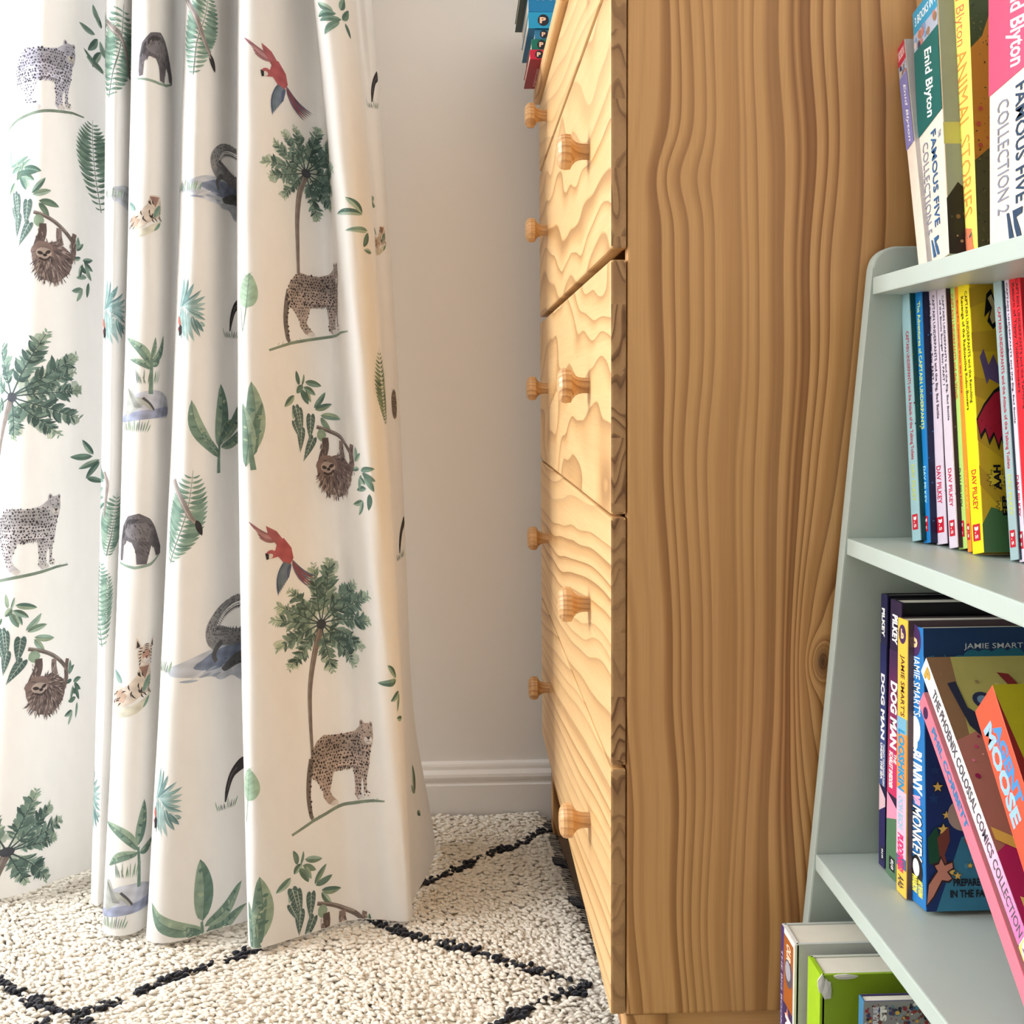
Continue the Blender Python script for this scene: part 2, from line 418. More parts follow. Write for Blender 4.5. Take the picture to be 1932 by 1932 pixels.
PAGE = plain('page_block', lin((232, 226, 212)), 0.8, 0.05, 60)
def book(label, cat='book', M=Matrix.Identity(4), t=.02, h=.2, w=.13, spine=(200, 200, 200), near=None, far=None, board=.0011, group=None,
         sp=None, nc=None, fc=None, nview=1.0, inset=.0008, name='book', pages=None):
    near = near or spine; far = far or near
    mats = [ink(spine), ink(near), ink(far)]
    b = MB()
    b.box(0, board * 1.6, 0, t, 0, h, 0, bev=min(.0009, board * .7), seg=2)
    b.box(board * .8, w, 0, board, 0, h, 1); b.box(board * .8, w, t - board, t, 0, h, 2)
    if sp: sp(Art(b, mats, (0, t, h), (0, -1, 0), (0, 0, -1), t, h, (-1, 0, 0)))
    if nc: nc(Art(b, mats, (0, 0, h), (1, 0, 0), (0, 0, -1), w * nview, h, (0, -1, 0)))
    if fc: fc(Art(b, mats, (w, t, h), (-1, 0, 0), (0, 0, -1), w, h, (0, 1, 0)))
    o = b.obj(name, mats); z_ = M.translation.z
    group = group or ('books lying in a stack on the chest' if z_ > 1.15 else 'books on the top shelf' if z_ > .8 else 'books on the middle shelf' if z_ > .58 else 'books on the lower shelf' if z_ > .3 else 'books on the bottom shelf')
    tag(o, label, cat, group); o.matrix_world = M
    b = MB(); b.box(board * 1.7, w - .0015 - inset, board + .0001, t - board - .0001, inset + .0004, h - inset - .0004)
    p = b.obj('page_block', pages or PAGE, o)
    return o
def stand(uL, vL, uR, uT, vT, z=None, x=None, lift=.0003):
    """place a book's spine: far bottom corner, near bottom edge and far top corner as measured, on the shelf at height z"""
    if x is None: P = at(uL, vL, z=z)
    else:
        P = at(uL, vL, x=x); P = Vector((x, P.y, z))
    X = P.x; lo, hi = P.y - .12, P.y
    for _ in range(40):
        m = (lo + hi) / 2
        if proj((X, m, P.z))[0] > uR: lo = m
        else: hi = m
    T = at(uT, vT, x=X)
    dy, dz = T.y - P.y, T.z - P.z
    th = math.atan2(dy, dz); h = math.hypot(dy, dz)
    t = (P.y - lo) * math.cos(th)
    M = Matrix.Translation((X, P.y, P.z + lift)) @ Matrix.Rotation(-th, 4, 'X') @ Matrix.Translation((0, -t, 0))
    return dict(M=M, t=t, h=h)

# ------------------------------------------------------------------ books on the top shelf
WHITE, CREAM, BLACK, RED = (246, 244, 240), (240, 226, 210), (22, 20, 28), (200, 24, 48)
RB = random.Random(5)
def picture_strip(A, c0, c1, seed, cols=((120, 150, 190), (190, 120, 110), (210, 190, 180), (60, 60, 90), (150, 120, 90))):
    r = random.Random(seed)
    A.rect(0, 1, c0, c1, (170, 178, 196))
    for _ in range(16):
        a = r.uniform(.06, .94); c = r.uniform(c0 + .006, c1 - .006); q = min(r.uniform(.05, .14), (c1 - c0) * A.h / A.w * .25, a * .9, (1 - a) * .9)
        A.disc(a, c, q, r.choice(cols), 8)
def imprint_mark(A, c, rgb, a=.5, s=.42):
    hh = s * A.w / A.h
    A.poly([(a - s * .5, c - hh * .5), (a - s * .36, c - hh * .5), (a + s * .05, c + hh * .5), (a - s * .28, c + hh * .5)], rgb)
    A.poly([(a - s * .12, c - hh * .5), (a + s * .5, c - hh * .5), (a + s * .46, c - hh * .32), (a + s * .1, c - hh * .28), (a + s * .34, c + hh * .1), (a + s * .5, c + hh * .5), (a + s * .24, c + hh * .5), (a - s * .02, c - hh * .05)], rgb)
def collection(num, top, band, topc=.125, title=(46, 98, 150), sub=(140, 145, 165), text_top='3 BOOKS IN 1'):
    def f(A):
        A.rect(0, 1, 0, topc * .72, top); A.text(text_top, .5, topc * .22, topc * .50, .84, WHITE, 'across')
        picture_strip(A, topc * .72, topc * 1.25, num)
        A.poly([(0, topc * 1.25), (1, topc * 1.25), (1, .47), (0, .49)], band)
        A.text('Enid Blyton', .52, .19, .455, .36, WHITE, shear=.35, bold=.02)
        A.text('THE', .86, .535, .56, .10, title)
        A.text('FAMOUS FIVE', .62, .515, .87, .20, title, bold=.015)
        A.text('COLLECTION %d' % num, .28, .53, .88, .22, sub, bold=.0)
        imprint_mark(A, .94, title, .5, .30)
    return f
S = stand(1738, 493, 1750, 1695, 92, z=S1, x=.3855)
book('lilac-spined paperback with a red top, behind the teal-banded one on the top shelf', M=S['M'], t=S['t'] + .004, h=S['h'], w=.125, spine=CREAM, near=(205, 200, 200),
     sp=lambda A: (A.rect(0, 1, 0, .085, (192, 40, 66)), A.text('3 BOOKS IN 1', .52, .02, .06, .84, WHITE, 'across'), picture_strip(A, .085, .14, 3), A.rect(0, 1, .14, .46, (132, 128, 184)),
                   A.text('Enid Blyton', .52, .18, .44, .36, WHITE, shear=.35)))
S = stand(1745, 493, 1792, 1722, 27, z=S1, x=.390)
def nc_grey(A):
    A.rect(0, 1, .52, .60, (196, 196, 120)); A.poly([(0, .80), (.3, .74), (.6, .78), (1, .76), (1, 1), (0, 1)], BLACK)
    for i in range(9): A.disc(RB.uniform(.1, .9), RB.uniform(.84, .96), RB.uniform(.02, .06), RB.choice([(120, 90, 60), (70, 60, 50), (160, 140, 110)]), 9)
book('thick paperback with a blue top, teal band and cream base on the top shelf', M=S['M'], t=S['t'], h=S['h'], w=.13, spine=CREAM, near=(150, 162, 158), sp=collection(5, (52, 150, 188), (10, 98, 94)), nc=nc_grey, nview=.25)
S = stand(1808, 482, 1846, 1787, -60, z=S1, x=.404)
def sp_yellow(A):
    A.text('Enid Blyton', .5, .06, .30, .52, (214, 120, 80), shear=.35, bold=.0)
    A.text('ANIMAL STORIES', .55, .315, .86, .50, (206, 120, 60), bold=.0)
    A.text('ANIMAL STORIES', .535, .315, .86, .50, (226, 160, 70), bold=-.012)
    r = random.Random(2)
    for i in range(12): A.poly([(r.uniform(.15, .85), .88 + r.uniform(0, .1)) for _ in range(3)], r.choice([(40, 66, 74), (60, 80, 90), (226, 130, 90)]))
def nc_jungle(A):
    r = random.Random(8)
    A.rect(0, 1, 0, 1, (206, 140, 50)); A.poly([(0, 0), (1, 0), (1, .14), (.4, .30), (0, .34)], (66, 84, 50)); A.poly([(0, .70), (.5, .66), (1, .72), (1, 1), (0, 1)], (84, 84, 52))
    for i in range(220):
        a, c = r.random() * .9 + .05, r.random() * .96 + .02
        if .34 < c < .66 and r.random() < .6: continue
        L = r.uniform(.04, .11); th = r.uniform(0, 6.28); k = A.w / A.h
        p = [(a, c), (a + L * .5 * math.cos(th + .5), c + L * .5 * math.sin(th + .5) * k), (a + L * math.cos(th), c + L * math.sin(th) * k), (a + L * .5 * math.cos(th - .5), c + L * .5 * math.sin(th - .5) * k)]
        if all(0 < x < 1 and 0 < y < 1 for x, y in p): A.poly(p, r.choice([(38, 56, 34), (88, 104, 60), (120, 128, 76), (30, 36, 26), (150, 120, 60)]))
    for i in range(7): A.disc(r.uniform(.1, .9), r.uniform(.5, .66), r.uniform(.04, .09), r.choice([(196, 90, 70), (150, 60, 50), (220, 150, 110)]), 12)
book('tall bright yellow hardback with red and gold lettering down its spine', M=S['M'], t=S['t'], h=S['h'], w=.15, spine=(250, 236, 110), near=(206, 140, 50), sp=sp_yellow, nc=nc_jungle, nview=.16, board=.0018)
S = stand(1868, 462, 1968, 1866, -110, z=S1, x=.40)
book('thick cream paperback with a bright pink upper spine, beside the tall yellow hardback', M=S['M'], t=S['t'], h=S['h'], w=.13, spine=CREAM, near=(225, 210, 200), sp=collection(2, (52, 150, 188), (232, 84, 120), title=(44, 70, 98)))

# ------------------------------------------------------------------ books on the middle shelf
def publisher_tag(A, c0=.895, c1=.955, a0=.16, a1=.80):
    A.rect(a0, a1, c0, c1, (196, 20, 46)); m = (a0 + a1) / 2
    A.poly([(m - .16, c0 + .008), (m, c0 + .012), (m + .16, c0 + .008), (m + .16, c0 + .020), (m, c0 + .024), (m - .16, c0 + .020)], WHITE)
    A.rect(m - .13, m - .06, (c0 + c1) / 2 - .002, (c0 + c1) / 2 + .003, WHITE)
    A.text('S', m, c1 - .022, c1 - .008, .26, WHITE)
def sp_row(title1, title2, rgb, author, c0=.06, c1=.65, c2=None, size=.30, author_c=(.70, .845)):
    def f(A):
        if title2:
            A.text(title1, .68, c0, c1, size, rgb, bold=.022); A.text(title2, .32, c0 + .01, c2 or c1 - .12, size, rgb, bold=.022)
        else: A.text(title1, .52, c0, c1, size * 1.6, rgb, bold=.022)
        A.text('DAV PILKEY', .52, *author_c, .42, author, bold=.022)
        publisher_tag(A)
    return f
TT = 'CAPTAIN UNDERPANTS and the Attack of the Talking Toilets'
BB = ('CAPTAIN UNDERPANTS and the Big, Bad Battle', 'of the Bionic Booger Boy, PART 1')
def nc_night(seed, base, cols):
    def f(A):
        r = random.Random(seed)
        for i in range(26):
            a, c, q = r.uniform(.03, .9), r.uniform(.08, .94), r.uniform(.03, .08)
            A.burst(a, c, q, r.choice(cols), r.choice([4, 5, 7]), r.uniform(.4, .8), r.random())
    return f
mid = [
    (1721, 1023, 1737, 1699, 553, (150, 186, 192), (10, 76, 80), 'pale teal paperback at the far end of the middle shelf, nearest the side panel',
     sp_row(TT, None, (176, 24, 60), (196, 200, 90), .17, .68), nc_night(1, 0, [(16, 110, 104), (130, 30, 40), (8, 50, 60), (200, 190, 90)])),
    (1742.5, 1026, 1755, 1726, 550, (20, 122, 192), (12, 22, 64), 'blue paperback with yellow lettering on the middle shelf',
     sp_row('The Adventures of CAPTAIN UNDERPANTS', None, (216, 226, 120), (170, 220, 236), .05, .555), nc_night(2, 0, [(30, 90, 160), (10, 30, 90), (50, 110, 170)])),
    (1767, 1029, 1787, 1746, 548, (214, 200, 216), (60, 34, 66), 'pale lilac paperback beside the blue one on the middle shelf',
     sp_row(BB[0], BB[1], (28, 22, 30), (190, 28, 66), .04, .52, .38), nc_night(3, 0, [(120, 80, 120), (40, 20, 50), (180, 120, 150)])),
    (1791, 1036, 1807, 1767, 546, (216, 204, 218), (60, 34, 66), 'second pale lilac paperback, pressed against the lime-striped one',
     sp_row(BB[0], BB[1], (28, 22, 30), (190, 28, 66), .04, .52, .38), nc_night(3, 0, [(120, 80, 120), (40, 20, 50), (180, 120, 150)])),
    (1808.3, 1038, 1825, 1784, 543, (178, 214, 112), (196, 120, 40), 'light green paperback with orange lettering on the middle shelf',
     sp_row('CAPTAIN UNDERPANTS and the Wrath', 'of the Wicked Wedgie Woman', (200, 96, 30), (60, 70, 40), .04, .44, .36), None),
    (1825.5, 1043, 1833.5, 1800, 541, (238, 142, 40), (230, 140, 40), 'thin orange paperback squeezed beside the bright yellow book',
     sp_row('Kung-Fu Cavemen from the Future', None, (150, 40, 30), (240, 200, 60), .06, .41), None),
]
for (uL, vL, uR, uT, vT, c1, c2, lab, f, g) in mid:
    S = stand(uL, vL, uR, uT, vT, z=S2)
    book(lab, M=S['M'], t=S['t'], h=S['h'], w=.13, spine=c1, near=c2, sp=f, nc=g, nview=.10)
def nc_yellow(A):
    k = A.w / A.h
    for i in range(5): A.poly([(0, .05 + i * .16), (1, .0 + i * .20), (1, .08 + i * .20), (0, .12 + i * .16)], (206, 168, 40))
    A.poly([(0, .90), (.35, .84), (1, .86), (1, 1), (0, 1)], (78, 122, 78))
    A.poly([(.62, .07), (.80, .05), (.98, .12), (.98, .18), (.80, .20), (.6, .17), (.72, .13), (.5, .155), (.55, .12)], BLACK); A.poly([(.66, .085), (.80, .07), (.96, .12), (.96, .165), (.78, .18), (.70, .155), (.80, .12)], (226, 206, 150))
    A.poly([(.25, .30), (.40, .27), (.55, .33), (.75, .29), (.98, .36), (.90, .40), (.55, .38), (.45, .40)], (104, 84, 130))
    A.poly([(0, .525), (.30, .47), (.7, .42), (1, .40), (1, .66), (.86, .60), (.75, .64), (.6, .585), (.42, .62), (.3, .57), (.12, .60)], BLACK)
    A.poly([(.03, .530), (.32, .48), (.7, .432), (.97, .42), (.97, .63), (.86, .585), (.75, .62), (.6, .57), (.42, .60), (.3, .555), (.12, .58)], (190, 32, 60))
    for a, c in ((.2, .53), (.35, .55), (.5, .50), (.5, .56), (.68, .48), (.66, .55), (.82, .46), (.82, .54)): A.disc(a, c, .022, (110, 16, 40), 10)
    A.burst(.62, .74, .40, BLACK, 11, .62); A.burst(.62, .74, .36, (236, 206, 60), 11, .62); A.text('AAH', .63, .69, .78, .26, BLACK, 'up', bold=.05)
    A.burst(.84, .835, .34, BLACK, 10, .62, .2); A.burst(.84, .835, .30, (226, 196, 60), 10, .62, .2); A.text('EEP', .84, .80, .87, .20, BLACK, 'up', bold=.05)
S = stand(1835, 1047, 1857, 1806, 535, z=S2)
book('bright yellow paperback with a comic burst cover on the middle shelf', M=S['M'], t=S['t'], h=S['h'], w=.13, spine=(250, 226, 20), near=(226, 190, 40),
     sp=sp_row('CAPTAIN UNDERPANTS and the Revolting', 'Revenge of the Radioactive Robo-Boxers', (40, 30, 20), (196, 60, 30), .05, .46, .48), nc=nc_yellow, nview=.17)
for (uL, vL, uR, uT, vT, c1, c2, lab, f) in [
    (1906, 1059, 1922, 1873, 534, (158, 182, 186), (20, 70, 80), 'grey-teal paperback after the yellow cover on the middle shelf', sp_row(TT, None, (176, 24, 60), (196, 200, 90), .10, .68)),
    (1923, 1062, 1936, 1890, 530, (226, 210, 226), (60, 34, 66), 'lilac paperback beside the red one at the near end of the middle shelf', sp_row(BB[0], BB[1], (28, 22, 30), (190, 28, 66), .02, .52, .38)),
    (1937, 1066, 1958, 1903, 518, (232, 34, 50), (200, 30, 40), 'bright red paperback after the lilac one at the near end of the middle shelf', sp_row('CAPTAIN UNDERPANTS and the Terrifying', 'Return of Tippy Tinkletrousers', (90, 20, 30), (240, 60, 70), .03, .48, .42)),
]:
    S = stand(uL, vL, uR, uT, vT, z=S2)
    book(lab, M=S['M'], t=S['t'], h=S['h'], w=.13, spine=c1, near=c2, sp=f)

# ------------------------------------------------------------------ books on the lower shelf
def sp_hard(sub1, sub2, top, midc, low, first):
    def f(A):
        for i in range(14):
            q = i / 13; c = tuple(int(top[j] * (1 - q) + midc[j] * q) for j in range(3)); A.rect(0, 1, .18 + .42 * i / 14, .18 + .42 * (i + 1) / 14, c)
        A.rect(0, 1, .60, .70, midc)
        A.poly([(0, .70), (1, .74), (1, .80), (0, .84)], (226, 190, 200) if first else (236, 150, 180))
        A.poly([(0, .80), (1, .77), (1, 1), (0, 1)], low)
        A.text('PILKEY', .5, .05, .155, .48, WHITE, bold=.05)
        A.text('DOG MAN', .5, .29, .53, .62, WHITE, bold=.05)
        A.text(sub1, .70, .545, .70 if len(sub1) > 4 else .58, .26, WHITE, bold=.03); A.text(sub2, .34, .545, .68, .34, WHITE, bold=.05)
        A.rect(.3, .82, .925, .975, BLACK); A.text('8|8', .56, .932, .968, .3, WHITE)
    return f
S = stand(1659, 1612, 1670, 1662, 1120, z=S3 + .001, x=.366)
book('navy hardback at the far end of the lower shelf, touching the side panel', M=S['M'], t=S['t'], h=S['h'], w=.15, spine=(20, 18, 62), near=(12, 12, 30), board=.0022,
     sp=sp_hard('TWENTY THOUSAND FLEAS', 'UNDER THE SEA', (22, 24, 80), (70, 84, 140), (34, 24, 84), True))
S = stand(1672, 1645, 1692, 1680, 1130, z=S3)
book('purple and crimson hardback with a green foot on the lower shelf', M=S['M'], t=S['t'], h=S['h'], w=.15, spine=(40, 22, 58), near=(16, 12, 24), board=.0022,
     sp=sp_hard('THE', 'SCARLET SHEDDER', (60, 28, 74), (206, 50, 100), (84, 120, 88), False))
def p_logo(A, c, ring=(70, 40, 90), a=.5):
    A.disc(a, c, .36, ring); A.text('P', a, c + .17 * A.w / A.h, c - .20 * A.w / A.h, .30, (250, 206, 150), 'across', bold=.045)
def p_logo_r(A, c, ring=(30, 28, 44), col=(240, 196, 160)):
    A.disc(.5, c, .34, ring); A.text('P', .5, c - .13 * A.w / A.h, c + .17 * A.w / A.h, .36, col, 'down', bold=.045)
def sp_looshkin(A):
    A.rect(0, 1, .355, .43, (120, 180, 210)); A.poly([(0, .42), (1, .41), (1, .66), (0, .64)], (240, 150, 80))
    A.rect(0, 1, .62, .86, (240, 190, 214)); A.rect(0, 1, .86, .9, (90, 100, 140))
    p_logo(A, .055)
    A.text('JAMIE SMART\'S', .5, .13, .35, .5, (90, 50, 40), bold=.01)
    A.text('LOOSHKIN', .46, .40, .62, .66, (40, 150, 200), bold=.045)
    A.text('OOH RICH', .42, .64, .76, .5, (150, 190, 214), bold=.05); A.text('PUDDINGS!', .44, .78, .915, .62, (232, 40, 110), bold=.05)
    A.text('AAb', .5, .93, .975, .6, (40, 40, 60), 'down')
S = stand(1691, 1680, 1709, 1694, 1165, z=S3)
book('yellow comic paperback with rainbow lettering between the dark hardbacks and the blue comic', 'book', M=S['M'], t=S['t'], h=S['h'], w=.15, spine=(248, 196, 74), near=(92, 74, 84), sp=sp_looshkin)
def sp_bunny(A):
    p_logo(A, .05); A.text('JAMIE SMART\'S', .52, .105, .32, .56, (236, 244, 250), bold=.01)
    A.disc(.48, .37, .30, WHITE); A.disc(.45, .42, .16, WHITE)
    A.text('BUNNY', .5, .445, .60, .72, WHITE, bold=.045); A.text('vs', .5, .603, .64, .5, (240, 170, 200), bold=.06)
    A.text('MONKEY', .5, .645, .84, .72, (20, 40, 70), bold=.07); A.text('MONKEY', .5, .648, .837, .64, (230, 236, 240), bold=.03)
    A.disc(.5, .875, .34, BLACK); A.disc(.45, .868, .2, WHITE)
    A.text('AND THE HUMAN', .70, .905, .965, .30, (250, 236, 90), bold=.06); A.text('INVASION!', .36, .90, .96, .34, (250, 236, 90), bold=.06)
def nc_blue(A):
    r = random.Random(4); k = A.w / A.h
    A.poly([(0, .0), (1, 0), (1, .18), (0, .10)], (18, 60, 110))
    A.poly([(.10, 1), (.34, .74), (.6, .70), (1, .64), (1, 1)], (60, 140, 176))
    for i in range(24): A.disc(r.uniform(.35, .97), r.uniform(.80, .975), r.uniform(.01, .03), (84, 160, 190), 9)
    A.poly([(.04, .10), (.10, .095), (.09, .125), (.14, .125), (.10, .165), (.11, .14), (.05, .145)], (34, 110, 150)); A.burst(.20, .108, .045, (34, 110, 150))
    for i, (a, c, q) in enumerate([(.34, .13, .09), (.46, .115, .10), (.58, .115, .10), (.72, .115, .11), (.86, .11, .1)]): A.disc(a, c, q, (34, 120, 150), 18)
    A.text('BUN', .50, .12, .26, .60, BLACK, 'across', bold=.045); A.text('BUN', .50, .124, .256, .56, (214, 214, 206), 'across', bold=.05)
    A.text('JAMIE SMART', .66, .055, .08, .56, (220, 230, 236), 'across', bold=.005)
    for (a, c, q) in [(.12, .56, .05), (.20, .66, .04), (.17, .71, .055), (.42, .84, .03), (.24, .86, .045), (.20, .87, .03), (.30, .875, .04)]:
        A.burst(a, c, q * 1.25, (60, 50, 30)); A.burst(a, c, q, (240, 208, 110))
    A.burst(.10, .50, .05, (24, 70, 130)); A.burst(.08, .60, .06, (24, 70, 130))
    A.disc(.36, .66, .15, (188, 170, 160), 26)
    A.poly([(.02, .74), (.10, .70), (.16, .76), (.13, .84), (.03, .83)], (20, 84, 60)); A.poly([(.11, .74), (.22, .70), (.23, .75), (.18, .80), (.22, .86), (.14, .84)], (130, 70, 60))
    A.poly([(0, .985), (.02, .90), (.10, .855), (.06, .83), (.12, .825), (.14, .80), (.18, .83), (.26, .82), (.27, .85), (.22, .86), (.26, .885), (.22, .90), (.16, .895), (.08, .95)], (60, 36, 40))
    A.poly([(.008, .975), (.028, .905), (.115, .858), (.085, .838), (.125, .832), (.145, .812), (.178, .838), (.25, .828), (.255, .846), (.20, .86), (.245, .884), (.21, .892), (.15, .888), (.07, .945)], (218, 150, 130))
    A.poly([(.36, .745), (.42, .74), (.52, .80), (.54, .83), (.48, .82)], (150, 90, 50))
    A.text('PREPARE TO LAUGH', .56, .885, .912, .60, BLACK, 'across', bold=.03); A.text('IN THE FACE OF FATE', .58, .925, .952, .70, BLACK, 'across', bold=.03)
S = stand(1716, 1694, 1747, 1711, 1178, z=S3)
book('large blue comic paperback, its cover facing out on the lower shelf', M=S['M'], t=S['t'], h=S['h'], w=.165, spine=(28, 118, 190), near=(20, 54, 118), sp=sp_bunny, nc=nc_blue, nview=.52)

def lean(label, uT, vT, ang, zb, x, t, h, w, **k):
    """a book tipped towards the far panel by ang, its far top corner as measured, resting on the shelf"""
    T = at(uT, vT, x=x); th = math.radians(ang); h = (T.z - zb - .0004) / math.cos(th)
    M = Matrix.Translation((x, T.y - h * math.sin(th), T.z - h * math.cos(th))) @ Matrix.Rotation(-th, 4, 'X') @ Matrix.Translation((0, -t, 0))
    return book(label, M=M, t=t, h=h, w=w, **k)
def sp_pink(A):
    A.disc(.45, .05, .34, (60, 30, 80), 14); A.text('PHIL CORBETT', .62, .11, .42, .5, (50, 120, 170), bold=.05)
def sp_phoenix(A):
    for i in range(12):
        q = i / 11; c = (int(246 * (1 - q) + 244 * q), int(244 * (1 - q) + 120 * q), int(240 * (1 - q) + 180 * q)); A.rect(0, 1, .36 + .028 * i, .36 + .028 * (i + 1), c)
    A.rect(0, 1, .70, 1, (240, 232, 120))
    A.text('P', .5, .02, .052, .66, (200, 160, 70), 'down', bold=.06)
    A.text('THE PHOENIX COLOSSAL COMICS COLLECTION', .52, .085, .69, .52, (88, 84, 96), bold=.02)
    A.disc(.5, .725, .42, (236, 214, 220)); A.text('2', .5, .71, .74, .5, (130, 90, 110), bold=.05)
    for c in (.77, .82, .87, .92): A.disc(.5, c, .3, RB.choice([(190, 200, 110), (200, 150, 190), (150, 190, 170)]), 9)
def nc_phoenix(A):
    r = random.Random(12)
    A.poly([(0, 0), (1, 0), (1, .20), (.55, .27), (0, .33)], (178, 168, 96)); A.poly([(0, .0), (.22, .0), (.12, .25), (0, .30)], (140, 104, 74))
    A.poly([(0, .30), (.5, .25), (1, .2), (1, 1), (0, 1)], (186, 30, 96)); A.poly([(0, .24), (.32, .20), (.40, .44), (0, .52)], (178, 110, 100))
    for i in range(70):
        a, c, q = r.uniform(.05, .93), r.uniform(.05, .93), r.uniform(.008, .03)
        A.disc(a, c, q, r.choice([(200, 190, 120), (150, 130, 90)]) if c < .22 else r.choice([(230, 120, 150), (214, 60, 120), (150, 20, 80), (236, 170, 150)]), 8)
    A.poly([(.02, .46), (.9, .60), (.9, .63), (.02, .49)], (236, 180, 90)); A.poly([(.05, .62), (.9, .72), (.9, .76), (.05, .66)], (240, 200, 120))
    A.poly([(.10, .08), (.18, .075), (.20, .15), (.32, .18), (.40, .25), (.30, .26), (.16, .20)], (34, 38, 64)); A.disc(.36, .13, .09, (40, 48, 80), 18); A.disc(.36, .13, .05, (110, 140, 170), 14)
    A.poly([(.58, .05), (.68, .055), (.78, .12), (.84, .19), (.74, .18), (.66, .10)], (130, 36, 40)); A.poly([(.44, .17), (.62, .17), (.66, .24), (.40, .24)], (110, 34, 36))
    A.poly([(.22, .33), (.32, .34), (.46, .42), (.54, .50), (.44, .51), (.30, .43)], (30, 50, 34)); A.disc(.36, .40, .055, (210, 170, 80), 16); A.disc(.36, .40, .025, (120, 60, 30), 12)
def sp_orange(A):
    A.text('AGENT', .66, .08, .28, .34, (70, 140, 200), bold=.05); A.text('MOOSE', .32, .06, .31, .40, (150, 190, 220), bold=.05)
    A.text('FOR YOUR EYES', .6, .36, .66, .6, (60, 150, 210), bold=.05); A.text('FOR YOUR EYES', .6, .363, .657, .52, WHITE, bold=.06)
def nc_orange(A):
    A.rect(0, 1, 0, 1, (172, 160, 20)); A.poly([(0, .02), (.18, .30), (.22, .5), (0, .62)], (130, 24, 24)); A.disc(.26, .20, .13, (130, 150, 170)); A.disc(.26, .20, .07, (40, 50, 60))
lean('pink-spined comic leaning behind the white one on the lower shelf', 1733, 1328, 52, S3, .357, .0145, .232, .15, spine=(240, 120, 140), near=(230, 150, 160), sp=sp_pink)
lean('white-spined comic collection fading to pink, tipped against the large blue comic', 1737, 1266, 52, S3, .3555, .0165, .285, .19, spine=WHITE, near=(178, 120, 100), sp=sp_phoenix, nc=nc_phoenix, nview=.45)
lean('orange-red comic with light blue lettering, leaning over the white-spined collection', 1839, 1343, 44, S3, .345, .036, .21, .15, spine=(240, 84, 56), near=(172, 160, 20), sp=sp_orange, nc=nc_orange, nview=.3)

# ------------------------------------------------------------------ big books on the bottom shelf, sticking out
def sp_know(A):
    A.rect(0, .22, 0, 1, (70, 50, 110)); A.rect(.22, .93, .02, .30, (170, 92, 36)); A.disc(.6, .155, .30, (90, 84, 96), 18); A.disc(.55, .15, .2, (170, 170, 180), 14)
    A.rect(.22, .93, .30, .98, (64, 46, 92))
    for i in range(5): A.burst(.55, .34 + i * .05, .2, (230, 150, 120), 4)
    A.text('KNOW', .66, .335, .62, .5, WHITE, bold=.05); A.text('OUR', .6, .04, .11, .34, (236, 214, 190), bold=.05)
    A.text('THE BIG BOOK OF KNOWLEDGE', .11, .10, .80, .12, (200, 196, 226))
def nc_white(A):
    for a0, c0 in ((.26, .118), (.40, .110)):
        A.poly([(a0, c0), (a0 + .03, c0 - .008), (a0 + .07, c0 - .012), (a0 + .11, c0 - .008), (a0 + .14, c0), (a0 + .11, c0 - .005), (a0 + .07, c0 - .009), (a0 + .03, c0 - .005)], (120, 122, 124))
b4 = Matrix.Translation((.281, 1.003, S4 + .0003))
book('thick white-covered hardback with a brown and purple spine jutting from the bottom shelf', M=b4, t=.043, h=at(1490, 1768, x=.281).z - S4, w=.24, spine=(236, 234, 228), near=(206, 210, 206), sp=sp_know, nc=nc_white, nview=.3, board=.003)
lime = (158, 196, 30)
hl = at(1540, 1822, x=.292).z - S4
ob = book('worn lime green hardback with torn corners beside the white one', M=Matrix.Translation((.290, .958, S4 + .0003)), t=.036, h=hl, w=.24, spine=lime, near=(150, 184, 40), board=.003, far=(214, 216, 206))
tb = MB(); r_ = random.Random(3)
for (cx, cz, sx, sz) in ((.006, hl - .012, .004, .010), (.001, hl - .006, .003, .008), (.02, hl - .001, .010, .0022)):
    n = 9; P = [(cx + sx * math.cos(2 * PI * i / n) * r_.uniform(.7, 1.2), cz + sz * math.sin(2 * PI * i / n) * r_.uniform(.7, 1.2)) for i in range(n)]
    vs = [(x, -.0004, z) for x, z in P] + [(x, -.0014, z) for x, z in P] + [(cx, -.0022, cz)]
    tb.add(vs, [(i, (i + 1) % n, n + (i + 1) % n, n + i) for i in range(n)] + [(n + i, n + (i + 1) % n, 2 * n) for i in range(n)])
tb.obj('torn_paper', ink((226, 226, 218)), ob)
def nc_comic(A):
    r = random.Random(9)
    A.rect(0, 1, 0, .14, (150, 150, 150))
    for i in range(90):
        A.disc(r.uniform(.03, .95), r.uniform(.012, .105), r.uniform(.01, .035), r.choice([(150, 40, 44), (226, 180, 70), (50, 60, 110), (70, 140, 170), (120, 60, 50), (30, 34, 50), (226, 226, 220)]), 7)
    A.text('FUTURE', .18, .02, .085, .08, (226, 226, 236), 'up', bold=.05); A.text('ST', .29, .02, .075, .10, WHITE, 'up', bold=.06)
    A.rect(0, 1, .115, .20, (26, 24, 40))
hc = at(1624, 1872, x=.315).z - S4
book('colourful comic annual with a dark band in front of the lime book', M=Matrix.Translation((.312, .915, S4 + .0003)), t=.012, h=hc, w=.21, spine=(60, 120, 160), near=(70, 60, 110), nc=nc_comic, nview=.26)
book('plain pale grey book nearest the camera on the bottom shelf', M=Matrix.Translation((.305, .890, S4 + .0003)), t=.018, h=hc - .030, w=.21, spine=(206, 208, 210), near=(198, 200, 204))

